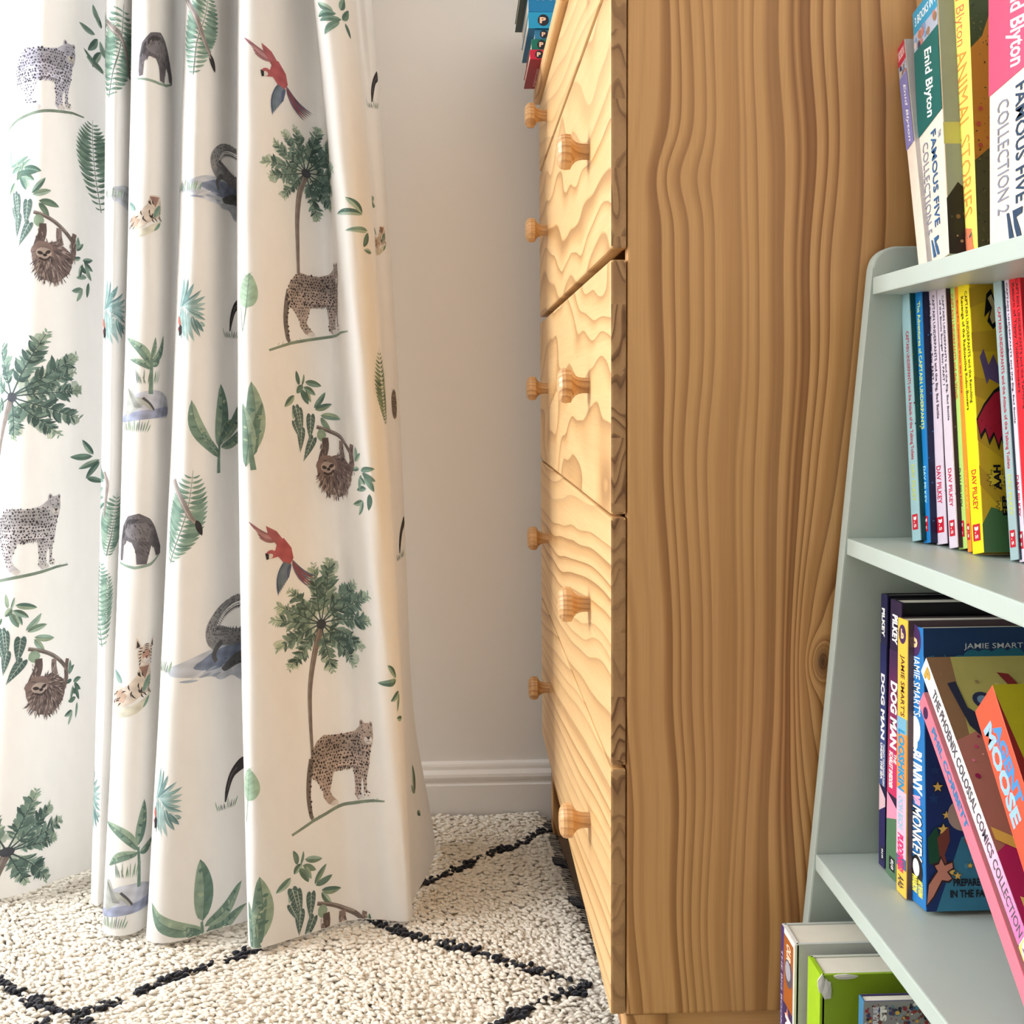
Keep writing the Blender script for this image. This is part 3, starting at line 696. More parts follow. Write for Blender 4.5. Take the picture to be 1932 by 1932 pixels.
# ------------------------------------------------------------------ books lying on the chest
zt = ZT + .0208
def lying(u0, v0, vtop, w, label, spine, sp=None, far=None, fc=None, L=.20, lift=0.0, y=None, sp_x=None):
    """a book on its side, spine to the camera; bottom left corner of the spine as measured; returns the next height"""
    global zt
    if y is None: y = at(u0, v0, z=zt).y
    P = at(u0, v0, y=y); th = at(u0, vtop, y=y).z - at(u0, v0, y=y).z - .0002
    R = Matrix(((0, 0, -1, 0), (1, 0, 0, 0), (0, -1, 0, 0), (0, 0, 0, 1)))
    M = Matrix.Translation((P.x + L, y, zt + th)) @ R @ Matrix.Translation((0, 0, 0))
    # local z runs to -X: top of the book at the left, local y to -Z
    M = Matrix.Translation((P.x + L, y, zt + th)) @ R
    o = book(label, M=M, t=th, h=L, w=w, spine=spine, far=far, sp=sp, fc=fc)
    zt += th + .0003
    return y
def sp_j(ink_, name='JAMIE SMART', c=.30):
    def f(A):
        hh = A.w / A.h
        A.disc(.5, .06 + hh * .5, .40, (24, 24, 36)); A.text('P', .5, .06 + hh * .25, .06 + hh * .80, .40, (240, 200, 170), 'down', bold=.045)
        A.text(name, .5, c, c + .62, .5, ink_, bold=.03)
    return f
def sp_lie(ink_, name, r=.42):
    def f(A):
        k = A.w / A.h
        A.disc(.5, k * .95, r, (24, 24, 36)); A.text('P', .5, k * .72, k * 1.12, r * 1.05, (240, 200, 170), 'down', bold=.045)
        A.text(name, .5, k * 1.75, k * 1.75 + len(name) * k * .50, .52, ink_, bold=.03)
    return f
def fc_red(A):
    A.rect(0.0, 1, 0, .04, (150, 20, 50))
    A.text('WELCOME TO THE WOODS!', .55, 0, 0, 0, WHITE) if False else None
    V, Fc = text_geo('WELCOME TO THE WOODS!', .02, .2); A.k += 1
    A.mb.add(A.pts([(.08 + x * .62, .115 - y * .05) for x, y in V]), Fc, A.mi((240, 200, 206)))
y0 = lying(1000, 112, 93, .175, 'crimson comic lying lowest in the stack on the chest', (190, 26, 60), sp_lie(WHITE, 'JAMIE SMART'), far=(160, 24, 56), fc=fc_red)
lying(1003, 92, 71, .150, 'green comic lying on the crimson one on the chest', (8, 110, 92), sp_lie(WHITE, 'JAMIE SMART'), y=y0 + .004)
lying(1009, 70, 51, .150, 'thin steel blue comic, third from the bottom of the stack on the chest', (44, 120, 160), sp_lie(WHITE, 'JAMIE SMART'), y=y0 + .006)
lying(997, 50, 19, .190, 'larger sky blue comic with a white price sticker in the stack on the chest', (30, 150, 196), lambda A: (sp_lie((20, 60, 110), 'JAMIE SMART\'S', .36)(A), A.rect(.86, .99, .18, .22, (170, 206, 226))), far=(16, 110, 160), y=y0 + .002, L=.23)
lying(997, 18, -22, .20, 'thick mid blue book with white lettering above the sky blue comic', (16, 122, 176), lambda A: A.text('PAUL COOMEY', .72, .05, .62, .32, WHITE, bold=.05), far=(14, 96, 150), y=y0 + .003, L=.23)
lying(984, -23, -42, .215, 'dark green paperback lying on top of the stack on the chest', (16, 60, 50), sp_lie(WHITE, 'STORIES'), far=(16, 44, 38), y=y0 - .004, L=.24)

# ------------------------------------------------------------------ rug
RT_ = 0.022
rug = thing('rug', 'thick cream wool rug with a black diamond line pattern under the curtain', 'rug', (-.6, 1.3, 0))
RL = rug.location.copy()
edge_px = [(1030, 1562), (1064, 1660), (1098, 1745), (1148, 1905)]
ep = [at(u, v, z=.004) for u, v in edge_px]
def rug_edge(y):
    ys = [p.y for p in ep]; xs = [p.x for p in ep]
    return np.interp(y, [0.0, 1.15, 1.28] + ys[::-1], [.142, .142, .196] + [.200] + xs[::-1][1:])
lines_px = [[(-160, 2015), (50, 1936), (130, 1907), (330, 1835), (480, 1780), (640, 1718), (785, 1662), (900, 1615), (985, 1580), (1024, 1556)],
            [(200, 1580), (500, 1665), (700, 1728), (770, 1755), (880, 1785), (960, 1812), (1040, 1832), (1105, 1846)],
            [(1108, 1846), (1080, 1862), (1000, 1887), (915, 1934), (760, 2010)],
            [(-200, 1750), (0, 1850), (60, 1884), (125, 1908), (200, 1942), (330, 2010)]]
LN = [np.array([at(u, v, z=RT_)[:2] for u, v in l]) for l in lines_px]
LN.append(np.array([(-1.5, 1.02), (-.6, 1.25), (-.15, 1.33)])); 
rng = np.random.default_rng(4)
def dist_lines(P):
    best = np.full(len(P), 9.0); par = np.zeros(len(P))
    for li, L in enumerate(LN):
        acc = 0
        for a, c in zip(L[:-1], L[1:]):
            d = c - a; ll = np.hypot(*d); t = np.clip(((P - a) @ d) / ll ** 2, 0, 1)
            q = np.hypot(*(P - (a + t[:, None] * d)).T); m = q < best
            best[m] = q[m]; par[m] = (acc + t[m] * ll) + li * 7.3; acc += ll
    return best, par
def tufts():
    sx, sy = .0053, .0052
    X, Y = np.meshgrid(np.arange(-1.25, .22, sx), np.arange(1.26, 2.096, sy))
    P = np.stack([X.ravel(), Y.ravel()], 1) + rng.uniform(-.0022, .0022, (X.size, 2))
    P = P[P[:, 0] < rug_edge(P[:, 1]) - .006]
    n = len(P); d, par = dist_lines(P)
    wob = .0022 * np.sin(par * 90) + .0014 * np.sin(par * 233 + 1)
    wd = .0055 + .0026 * np.sin(par * 61 + 2) + .002 * np.sin(par * 147)
    black = np.abs(d + wob * .5) < wd
    # furrows: the lie of the pile changes slowly
    flow = 2.55 + .35 * np.sin(P[:, 0] * 9 + 2 * np.sin(P[:, 1] * 7)) + rng.normal(0, .38, n)
    flow = np.where(black, rng.normal(4.2, .7, n), flow)
    L = rng.uniform(.0085, .0130, n); R = rng.uniform(.0024, .0032, n); R[black] *= 1.12
    tilt = rng.uniform(.15, .50, n)
    dirv = np.stack([np.cos(flow) * np.cos(tilt) * -1, np.sin(flow) * np.cos(tilt) * -1, -np.sin(tilt)], 1)
    dirv[:, 2] *= -1
    side = np.cross(dirv, [0, 0, 1.0]); side /= np.linalg.norm(side, axis=1)[:, None]
    up = np.cross(side, dirv)
    z0 = .0105 + rng.uniform(-.0015, .0035, n) + .0022 * np.sin(P[:, 0] * 31 + P[:, 1] * 17) + black * .002
    z0 += .006 * np.exp(-((P[:, 1] - 2.09) / .02) ** 2) * 0
    # the pile rolls down at the rug's side
    e = rug_edge(P[:, 1]) - P[:, 0]; z0 -= .008 * np.exp(-(e / .014) ** 2)
    c0 = np.column_stack([P, z0])
    ns = 6; prof = [(-.02, .35), (.18, .92), (.5, 1.08), (.80, .85), (1.0, .30)]
    V = np.zeros((n, len(prof) * ns, 3)); bend = rng.normal(0, .0018, n)
    for i, (t, r) in enumerate(prof):
        c = c0 + dirv * (L * t)[:, None] + side * (bend * math.sin(PI * t))[:, None] - np.array([0, 0, 1]) * (.35 * L * t * t)[:, None] * .6
        for k in range(ns):
            a = 2 * PI * k / ns
            V[:, i * ns + k] = c + side * (R * r * math.cos(a))[:, None] + up * (R * r * math.sin(a) * .85)[:, None]
    q = []
    for i in range(len(prof) - 1):
        for k in range(ns): q.append((i * ns + k, i * ns + (k + 1) % ns, (i + 1) * ns + (k + 1) % ns, (i + 1) * ns + k))
    q = np.array(q); nv = len(prof) * ns
    Q = (q[None] + (np.arange(n) * nv)[:, None, None]).reshape(-1, 4)
    caps = [tuple(range(i * nv + nv - ns, i * nv + nv)) for i in range(n)]
    base = np.array([.86, .80, .70]) * (1 + rng.normal(0, .045, n))[:, None]
    base[black] = np.array([.016, .017, .024]) * rng.uniform(.7, 1.6, black.sum())[:, None]
    C = np.repeat(np.clip(base, 0, .95), nv, 0)
    return V.reshape(-1, 3), Q.tolist() + caps, C
def wool(name):
    m = NT(name); at_ = m.n('ShaderNodeAttribute', attribute_name='tint')
    co = m.n('ShaderNodeTexCoord').outputs['Object']; nz = m.noise(co, 420, 2)
    c = m.mix(nz, m.mix(.22, at_.outputs['Color'], (0, 0, 0, 1)), at_.outputs['Color'])
    m.l(c, m.b.inputs['Base Color']); m.b.inputs['Roughness'].default_value = .95; m.b.inputs['Specular IOR Level'].default_value = .1
    m.b.inputs['Sheen Weight'].default_value = .25; m.bump(m.noise(co, 900, 2), .35, .0008)
    return m.mat
V, Q, C = tufts()
WOOL = wool('wool_yarn')
pile = mesh_np('pile', V - np.array(RL), Q, WOOL, rug, True, C)
pile['kind'] = 'stuff'
b = MB()
ys = list(np.linspace(.2, 2.09, 60)); vs = []
for y in ys:
    e = float(rug_edge(y)) - .004
    vs += [(-1.9, y, .001), (-1.9, y, .0100), (e, y, .0100), (e, y, .001)]
fs = []
for i in range(len(ys) - 1):
    for k in range(3): fs.append((i * 4 + k, i * 4 + k + 1, i * 4 + k + 5, i * 4 + k + 4))
b.add(vs, fs)
b.obj('backing', plain('wool_backing', (.74, .67, .57), .95, .12, 150, .5), rug, loc=RL)
# woven binding along the side: cross cords, black and cream, with thicker black bundles
b = MB(); r = random.Random(7); y = 1.30
while y < 2.085:
    e = float(rug_edge(y)); k = (y * 23) % 1.0; wide = .011 + .003 * r.random()
    blk = (int(y / .0042) % 2 == 0) or (int(y / .031) % 5 == 0)
    col = (.02, .02, .028) if blk else (.62, .55, .45)
    big = int(y / .031) % 5 == 0
    zc = .0052 if not big else .0085; rr = .0019 if not big else .0034
    P = [(e - .010, y, zc + .002), (e + wide * .5, y + r.uniform(-.0015, .0015), zc), (e + wide, y + r.uniform(-.002, .002), .0028)]
    vs = []
    for (cx, cy, cz) in P:
        for a in range(5): vs.append((cx + (.0006 * r.random()), cy + rr * math.cos(2 * PI * a / 5), cz + rr * math.sin(2 * PI * a / 5)))
    fs = [(i * 5 + a, i * 5 + (a + 1) % 5, (i + 1) * 5 + (a + 1) % 5, (i + 1) * 5 + a) for i in range(2) for a in range(5)] + [tuple(range(10, 15))]
    b.add(vs, fs, 0, col); y += .0042
b.obj('side_binding', WOOL, rug, smooth=True, loc=RL, color=True)

# ------------------------------------------------------------------ curtain
KN = [(60, 45, -40, 1640, 2.05), (22, 6, -60, 1655, 2.00), (16, -8, -75, 1690, 1.93), (45, 25, -20, 1700, 1.88), (85, 75, 60, 1680, 1.86), (130, 125, 110, 1660, 1.90),
      (172, 165, 140, 1650, 1.97), (205, 200, 172, 1640, 2.02), (222, 212, 186, 1650, 2.00), (205, 197, 180, 1675, 1.94), (199, 191, 171, 1700, 1.90), (215, 205, 185, 1708, 1.86),
      (238, 222, 196, 1700, 1.88), (262, 240, 215, 1690, 1.95), (272, 250, 220, 1700, 1.98), (258, 238, 205, 1730, 1.92), (249, 229, 193, 1755, 1.87), (268, 250, 215, 1765, 1.83),
      (300, 285, 250, 1762, 1.84), (322, 308, 280, 1745, 1.90), (335, 318, 300, 1725, 1.97), (352, 325, 310, 1715, 2.00), (366, 335, 305, 1735, 1.96), (356, 325, 283, 1758, 1.90),
      (349, 321, 276, 1773, 1.86), (368, 345, 300, 1780, 1.82), (398, 385, 350, 1772, 1.84), (425, 420, 405, 1755, 1.91), (448, 447, 450, 1742, 1.98), (466, 466, 480, 1735, 1.98),
      (458, 458, 480, 1755, 1.92), (448, 450, 468, 1778, 1.86), (460, 464, 482, 1790, 1.82), (490, 500, 525, 1780, 1.82), (525, 545, 575, 1764, 1.85), (560, 590, 618, 1750, 1.90),
      (590, 625, 650, 1738, 1.93), (604, 645, 675, 1735, 1.92), (598, 660, 698, 1735, 1.88), (592, 675, 718, 1735, 1.85), (608, 693, 738, 1737, 1.82), (640, 712, 760, 1738, 1.83),
      (664, 726, 773, 1737, 1.88), (672, 736, 779, 1725, 1.94), (668, 737, 774, 1690, 1.98), (676, 742, 774, 1660, 2.00), (692, 754, 776, 1620, 2.00), (701, 760, 779, 1600, 2.03), (696, 750, 770, 1585, 2.07)]
HEM = .0235
rows = []
for (uT, uM, uB, vB, YT) in KN:
    B = at(uB, vB, z=HEM); T = at(uT, 0, y=YT); M = at(uM, 900, y=YT * .5 + B.y * .5 + .015)
    rows.append((B, M, T))
NC, NR = 760, 150
ZTOP = 2.28
def knot_xy(r, z):
    B, M, T = r
    if z > T.z:   # hangs on towards the heading
        k = (z - T.z); a = knot_xy(r, T.z); c = knot_xy(r, T.z - .05)
        return a + (a - c) / .05 * k * .45
    out = np.zeros(2)
    for i, (p, q1, q2) in enumerate(((B, M, T), (M, B, T), (T, B, M))):
        w = (z - q1.z) * (z - q2.z) / ((p.z - q1.z) * (p.z - q2.z)); out += w * np.array([p.x, p.y])
    return out
ZS = np.concatenate([np.linspace(HEM, 1.45, NR - 20), np.linspace(1.45, ZTOP, 21)[1:]]); NR = len(ZS)
G = np.zeros((NR, NC, 3)); tt = np.linspace(0, len(KN) - 1 - 1e-6, NC); ti = tt.astype(int); tf = (tt - ti)[:, None]
for j, z in enumerate(ZS):
    K = np.array([knot_xy(r, z) for r in rows]); K = np.vstack([2 * K[0] - K[1], K, 2 * K[-1] - K[-2]])
    p0, p1, p2, p3 = K[ti], K[ti + 1], K[ti + 2], K[ti + 3]
    P = .5 * ((2 * p1) + (-p0 + p2) * tf + (2 * p0 - 5 * p1 + 4 * p2 - p3) * tf ** 2 + (-p0 + 3 * p1 - 3 * p2 + p3) * tf ** 3)
    G[j, :, :2] = P; G[j, :, 2] = z
for _ in range(3): G[:, 1:-1, :2] = .25 * G[:, :-2, :2] + .5 * G[:, 1:-1, :2] + .25 * G[:, 2:, :2]
G[:, :, 1] += .0012 * np.sin(G[:, :, 2] * 26 + tt[None] * 2.1) * np.sin(G[:, :, 2] * 7 + tt[None] * .8)
_fl = np.clip((tt - 43.5) / 2.5, 0, 1)
for j, z in enumerate(ZS): G[j, :, 0] += .036 * _fl * math.exp(-((z + .0) / .17) ** 2)
jm = int(np.argmin(abs(ZS - .70)))
ARC = np.concatenate([[0], np.cumsum(np.hypot(*(np.diff(G[jm, :, :2], axis=0).T)))])
TS = np.gradient(G, axis=1); TZ = np.gradient(G, axis=0)
NRM = np.cross(TS, TZ); NRM /= np.linalg.norm(NRM, axis=2)[..., None]
def surf(s, z, off):
    s = np.clip(s, 0, ARC[-1] - 1e-5); z = np.clip(z, HEM, ZTOP - 1e-4)
    i = np.clip(np.searchsorted(ARC, s, side='right') - 1, 0, NC - 2); fs_ = ((s - ARC[i]) / (ARC[i + 1] - ARC[i]))[:, None]
    j = np.clip(np.searchsorted(ZS, z, side='right') - 1, 0, NR - 2); fz = ((z - ZS[j]) / (ZS[j + 1] - ZS[j]))[:, None]
    def bl(A): return (A[j, i] * (1 - fs_) + A[j, i + 1] * fs_) * (1 - fz) + (A[j + 1, i] * (1 - fs_) + A[j + 1, i + 1] * fs_) * fz
    N = bl(NRM); N /= np.linalg.norm(N, axis=1)[:, None]
    return bl(G) + N * off
# screen position of every cloth vertex, to find where on the cloth a drawing sits
_q = G - np.array(EYE); _w = _q @ np.array(FWD)
GU = 966 + F * (_q @ np.array(RT)) / _w; GV = 966 - F * (_q @ np.array(UP)) / _w
def cloth_at(u, v):
    d = np.hypot(GU - u, (GV - v) * .6); m = d < 6
    if not m.any(): m = d < d.min() + 3
    dd = np.where(m, _w + d * .004, 99); j, i = np.unravel_index(np.argmin(dd), dd.shape)
    return ARC[i], G[j, i, 2] + (GV[j, i] - v) / F * _w[j, i], _w[j, i] / F

PV, PF, PC = [], [], []; _nv = 0
_pr = random.Random(21)
class Print:
    """watercolour drawings on the cloth; drawn in millimetre-like units about an anchor, y down"""
    def __init__(s, u, v, k=1.0, rot=0.0, flip=1, pick=None, wide=1.0):
        s.s0, s.z0, s.k = cloth_at(*(pick or (u, v))); jj = int(np.argmin(abs(ZS - s.z0)))
        i0, i1 = np.searchsorted(ARC, [s.s0 - .022, s.s0 + .022]); i0 = max(i0, 0); i1 = min(i1, NC - 1)
        g = (GU[jj, i1] - GU[jj, i0]) / (ARC[i1] - ARC[i0]) * s.k
        wide *= min(1.65, max(.9, (1 / max(g, .2)) ** .8)); s.k *= k; s.wide = wide
        if pick: s.s0 += (u - pick[0]) * s.k * s.wide; s.z0 -= (v - pick[1]) * s.k
        s.c, s.sn, s.flip = math.cos(rot), math.sin(rot), flip; s.L = 0
    def poly(s, P, col, layer=0, jit=.12):
        global _nv
        if len(P) < 3: return
        tri = tessellate_polygon([[Vector((x, y, 0)) for x, y in P]])
        T = [[np.array(P[i], float) for i in t] for t in tri]
        out = []; mx = 3.6 / (s.k / .00075)
        while T:
            a, b_, c = T.pop(); e = [np.hypot(*(a - b_)), np.hypot(*(b_ - c)), np.hypot(*(c - a))]; m = max(e)
            if m < mx: out.append((a, b_, c)); continue
            if e[0] == m: q = (a + b_) / 2; T += [[a, q, c], [q, b_, c]]
            elif e[1] == m: q = (b_ + c) / 2; T += [[a, b_, q], [a, q, c]]
            else: q = (c + a) / 2; T += [[a, b_, q], [q, b_, c]]
        pts = np.array(out).reshape(-1, 2)
        if len(pts) == 0: return
        x = pts[:, 0] * s.flip; y = pts[:, 1]
        X = x * s.c - y * s.sn; Y = x * s.sn + y * s.c
        zz = s.z0 - Y * s.k; ok = np.repeat((zz.reshape(-1, 3) > HEM + .0004).all(1), 3)
        if not ok.any(): return
        W = surf(s.s0 + X * s.k * s.wide, zz, .00028 + .00009 * layer + _pr.random() * .00007)
        n = jit * (np.sin(pts[:, 0] * .23 + pts[:, 1] * .11 + s.z0 * 99) * .5 + np.sin(pts[:, 0] * .07 - pts[:, 1] * .31 + 2) * .5)
        C = np.clip(((np.array(lin(col)) * .80 + .20 * np.mean(lin(col))) * .86 + np.array([.115, .113, .110]) * (np.mean(col) / 255) ** .7)[None] * (1 + n[:, None]), 0, 1)
        W, C = W[ok], C[ok]
        PV.append(W); PC.append(C); PF.append(np.arange(_nv, _nv + len(W)).reshape(-1, 3)); _nv += len(W)
    def leaf(s, x0, y0, x1, y1, w, col, col2=None, bend=0.0, layer=0, rib=None, tip=.85, n=9):
        dx, dy = x1 - x0, y1 - y0; L = math.hypot(dx, dy) or 1; nx, ny = -dy / L, dx / L
        mid = []; lf = []; rg = []
        for i in range(n + 1):
            t = i / n; q = bend * L * math.sin(PI * t); cx, cy = x0 + dx * t + nx * q, y0 + dy * t + ny * q
            hw = w * .5 * math.sin(PI * t ** tip) ** .7 if 0 < t < 1 else 0
            mid.append((cx, cy)); lf.append((cx + nx * hw, cy + ny * hw)); rg.append((cx - nx * hw, cy - ny * hw))
        if w < 5 and not col2: s.poly(lf + rg[-2:0:-1], col, layer); return
        s.poly(lf + mid[-2:0:-1], col, layer); s.poly(rg + mid[-2:0:-1], col2 or col, layer)
        if rib: s.stroke(mid, 1.1, .5, rib, layer + 1)
    def stroke(s, P, w0, w1, col, layer=0, jit=.12):
        n = len(P); a, b_ = [], []
        for i in range(n):
            p = P[max(i - 1, 0)]; q = P[min(i + 1, n - 1)]; dx, dy = q[0] - p[0], q[1] - p[1]; L = math.hypot(dx, dy) or 1
            w = (w0 + (w1 - w0) * i / (n - 1)) / 2; nx, ny = -dy / L * w, dx / L * w
            a.append((P[i][0] + nx, P[i][1] + ny)); b_.append((P[i][0] - nx, P[i][1] - ny))
        s.poly(a + b_[::-1], col, layer, jit)
    def blob(s, x, y, rx, ry, col, n=12, jag=.0, layer=0, rot=0.0, seed=0, jit=.12):
        r = random.Random(seed * 7 + int(x * 3 + y)); P = []
        for i in range(n):
            a = 2 * PI * i / n; q = 1 + r.uniform(-jag, jag); ex, ey = rx * q * math.cos(a), ry * q * math.sin(a)
            P.append((x + ex * math.cos(rot) - ey * math.sin(rot), y + ex * math.sin(rot) + ey * math.cos(rot)))
        s.poly(P, col, layer, jit)
def curve(P, n=14):
    """Catmull-Rom through P"""
    K = [(2 * P[0][0] - P[1][0], 2 * P[0][1] - P[1][1])] + list(P) + [(2 * P[-1][0] - P[-2][0], 2 * P[-1][1] - P[-2][1])]
    out = []; m = len(P) - 1
    for i in range(n + 1):
        t = min(i / n * m, m - 1e-6); k = int(t); f = t - k; p0, p1, p2, p3 = K[k:k + 4]
        out.append(tuple(.5 * (2 * p1[j] + (p2[j] - p0[j]) * f + (2 * p0[j] - 5 * p1[j] + 4 * p2[j] - p3[j]) * f * f + (3 * p1[j] - p0[j] - 3 * p2[j] + p3[j]) * f ** 3) for j in (0, 1)))
    return out
def inside(x, y, P):
    c = False; n = len(P)
    for i in range(n):
        x0, y0 = P[i]; x1, y1 = P[i - 1]
        if (y0 > y) != (y1 > y) and x < (x1 - x0) * (y - y0) / (y1 - y0) + x0: c = not c
    return c
GR = [(92, 140, 122), (120, 166, 148), (150, 190, 172), (70, 122, 108), (168, 200, 178)]
OL = [(110, 146, 118), (134, 166, 136), (86, 124, 100), (160, 186, 150)]
TEAL = [(104, 158, 158), (128, 178, 176), (84, 138, 142), (156, 196, 194)]

LEO = [(36, -68), (22, -58), (0, -52), (-25, -53), (-42, -57), (-58, -48), (-70, -32), (-75, -15), (-74, 0), (-71, 14), (-62, 20), (-56, 28), (-47, 42), (-47, 52), (-36, 66), (-20, 73), (-13, 67),
       (-25, 55), (-31, 45), (-27, 30), (-21, 14), (-8, 13), (6, 12), (14, 8), (16, 22), (18, 40), (17, 58), (24, 66), (41, 62), (33, 52), (34, 36), (39, 24), (41, 42), (40, 55), (52, 60), (55, 52), (47, 45), (48, 25), (54, 5), (57, -15), (59, -28),
       (63, -35), (67, -50), (66, -66), (64, -77), (56, -73), (47, -75), (39, -80), (36, -72)]
def leopard(u, v, k=1.0, wide=1.0, body=(196, 172, 158), spot=(58, 46, 52), seed=0, tail=True, ground=True, pick=None, flip=1):
    A = Print(u, v, k, pick=pick, flip=flip, wide=wide); r = random.Random(seed)
    if ground:
        A.poly([(-118, 100), (-70, 84), (-30, 76), (20, 68), (60, 62), (92, 62), (92, 65), (60, 67), (20, 74), (-30, 82), (-70, 90), (-116, 104)], (128, 152, 132), 0)
        for i in range(14):
            x = r.uniform(-100, 85); y = 92 - (x + 100) * .15; A.stroke([(x, y), (x + r.uniform(-3, 4), y - r.uniform(4, 9))], 1.2, .4, (120, 148, 124), 0)
    if tail: A.stroke(curve([(-70, -20), (-77, 10), (-80, 45), (-76, 76), (-72, 84)], 10), 13, 7, tuple(int(c * .62) for c in body), 1)
    A.poly(LEO, body, 1)
    A.poly([(-66, -36), (-40, -52), (0, -48), (30, -54), (46, -30), (30, -16), (-10, -22), (-45, -18), (-68, 4)], tuple(int(c * .88) for c in body), 2)
    A.poly([(-20, 4), (10, -4), (38, -4), (34, 8), (14, 9), (-6, 14)], tuple(min(255, int(c * 1.14)) for c in body), 2)
    for (x, y) in ((-22, 68), (32, 60), (48, 55)): A.blob(x, y, 8, 5, (238, 232, 228), layer=2)
    n = 0
    for gy in range(-52, 62, 6):
        for gx in range(-74, 60, 6):
            x = gx + r.uniform(-1.6, 1.6) + (gy // 6 % 2) * 3; y = gy + r.uniform(-1.6, 1.6)
            if not inside(x, y, LEO) or (x > 40 and y < -38): continue
            q = r.uniform(1.2, 2.35) * (1 if y < 15 else .85)
            A.blob(x, y, q * r.uniform(.8, 1.5), q, spot, 5, .35, 3, r.uniform(0, 3), n); n += 1
    for i in range(12): x = -12 + i * 3.6; A.stroke([(x, 5), (x - 3, 13 + r.uniform(-2, 3))], 2.2, .6, (88, 76, 84), 3)
    if tail:
        for i in range(9): A.blob(-76 + r.uniform(-2.5, 3), 0 + i * 9, 2.6, 2, spot, 5, .3, 3)
    # head
    A.blob(52, -58, 15, 17, body, 14, .04, 3); A.blob(41, -74, 5, 6, body, 8, 0, 3); A.blob(62, -72, 4.5, 6, body, 8, 0, 3); A.blob(41, -74, 2.5, 3.4, (110, 96, 100), 7, 0, 4); A.blob(62.5, -72, 2.2, 3, (110, 96, 100), 7, 0, 4)
    A.blob(55, -44, 9, 7.5, (236, 228, 224), 10, 0, 4); A.poly([(51, -50), (60, -50), (57, -45.5), (54, -45.5)], (70, 52, 56), 5); A.stroke([(55.5, -46), (55, -42), (50, -40)], 1, .6, (80, 62, 66), 5); A.stroke([(55.5, -42), (61, -40)], 1, .6, (80, 62, 66), 5)
    A.stroke([(46, -58), (50, -57)], 2, 1.4, (50, 46, 46), 5); A.stroke([(59, -58), (63, -58.5)], 2, 1.4, (50, 46, 46), 5)
    for i in range(26):
        a, q = r.uniform(0, 6.28), r.uniform(.5, .98); x, y = 52 + 14 * q * math.cos(a), -60 + 14 * q * math.sin(a)
        if y < -47: A.blob(x, y, 1.1, .9, spot, 5, .3, 4)
    return A
def frond(A, x, y, ang, L, r, cols, dark):
    ca, sa = math.cos(ang), math.sin(ang); bend = r.uniform(-.10, .10)
    P = [(x + ca * L * t - sa * L * bend * t * t, y + sa * L * t + ca * L * bend * t * t) for t in (i / 8 for i in range(9))]
    for i in range(5):
        t = .25 + .16 * i; A.blob(x + ca * L * t + r.uniform(-4, 4), y + sa * L * t + r.uniform(-4, 4), L * r.uniform(.08, .13), L * r.uniform(.07, .12), r.choice([(196, 214, 198), (182, 204, 188), (204, 216, 194)]), 9, .30, 0, seed=i)
    for i in range(26):
        t = .22 + .78 * i / 25 + r.uniform(-.02, .02); px_, py_ = x + ca * L * t - sa * L * bend * t * t, y + sa * L * t + ca * L * bend * t * t
        for sd in (-1, 1):
            w = L * .21 * math.sin(PI * min(1, t * .72 + .14)) * r.uniform(.45, 1.2); aa = ang + sd * r.uniform(.55, 1.25)
            col = r.choice(cols) if t < .85 else r.choice([(150, 184, 158), (172, 200, 168)])
            A.leaf(px_, py_, px_ + w * math.cos(aa), py_ + w * math.sin(aa), w * r.uniform(.22, .40), col, layer=r.choice((1, 2)), n=4)
    A.stroke(P, 3.0, .8, dark, 3)
def palm(u, v, k=1.0, angs=None, trunk=None, seed=1, R=100, pick=None, wide=1.0):
    A = Print(u, v, k, pick=pick, wide=wide); r = random.Random(seed); dark = (62, 98, 96)
    cols = [(92, 134, 122), (74, 116, 106), (112, 154, 138), (128, 164, 144), (58, 98, 92)]
    if trunk: A.stroke(curve(trunk, 22), 13, 5.5, (132, 116, 110), 2); A.stroke([(p[0] - 2.6, p[1]) for p in curve(trunk, 22)], 3, 1.5, (160, 146, 138), 3)
    for a, q in angs or [(-100, .98), (-76, 1.1), (-125, .95), (-150, .85), (-50, .95), (-28, 1.0), (-172, .9), (-5, .95), (160, .8), (28, 1.0), (52, .9), (80, .9), (132, .85)]:
        frond(A, 0, 0, math.radians(a + r.uniform(-4, 4)), R * q * r.uniform(.9, 1.12), r, cols, dark)
    A.blob(0, 2, 9, 10, (62, 70, 84), 9, .15, 4)
    return A
def fern(u, v, k, P, w, seed=0, cols=None, pick=None, n=19):
    A = Print(u, v, k, pick=pick); r = random.Random(seed); cols = cols or [(122, 166, 146), (98, 146, 126), (146, 184, 162)]
    C = curve(P, 40)
    for i in range(n):
        t = .03 + .94 * i / (n - 1); j = min(38, int(t * 39)); x, y = C[j]; dx, dy = C[j + 1][0] - x, C[j + 1][1] - y; th = math.atan2(dy, dx)
        W = w * math.sin(PI * (.97 - t * .93)) ** .8 + 3
        for sd in (-1, 1):
            aa = th + sd * 1.15; A.leaf(x, y, x + W * math.cos(aa), y + W * math.sin(aa), max(2.5, W * .24), r.choice(cols), r.choice(cols), bend=.10 * sd, layer=0 if sd > 0 else 1, n=6)
    A.stroke(C, 1.8, .7, (96, 128, 112), 2)
    return A
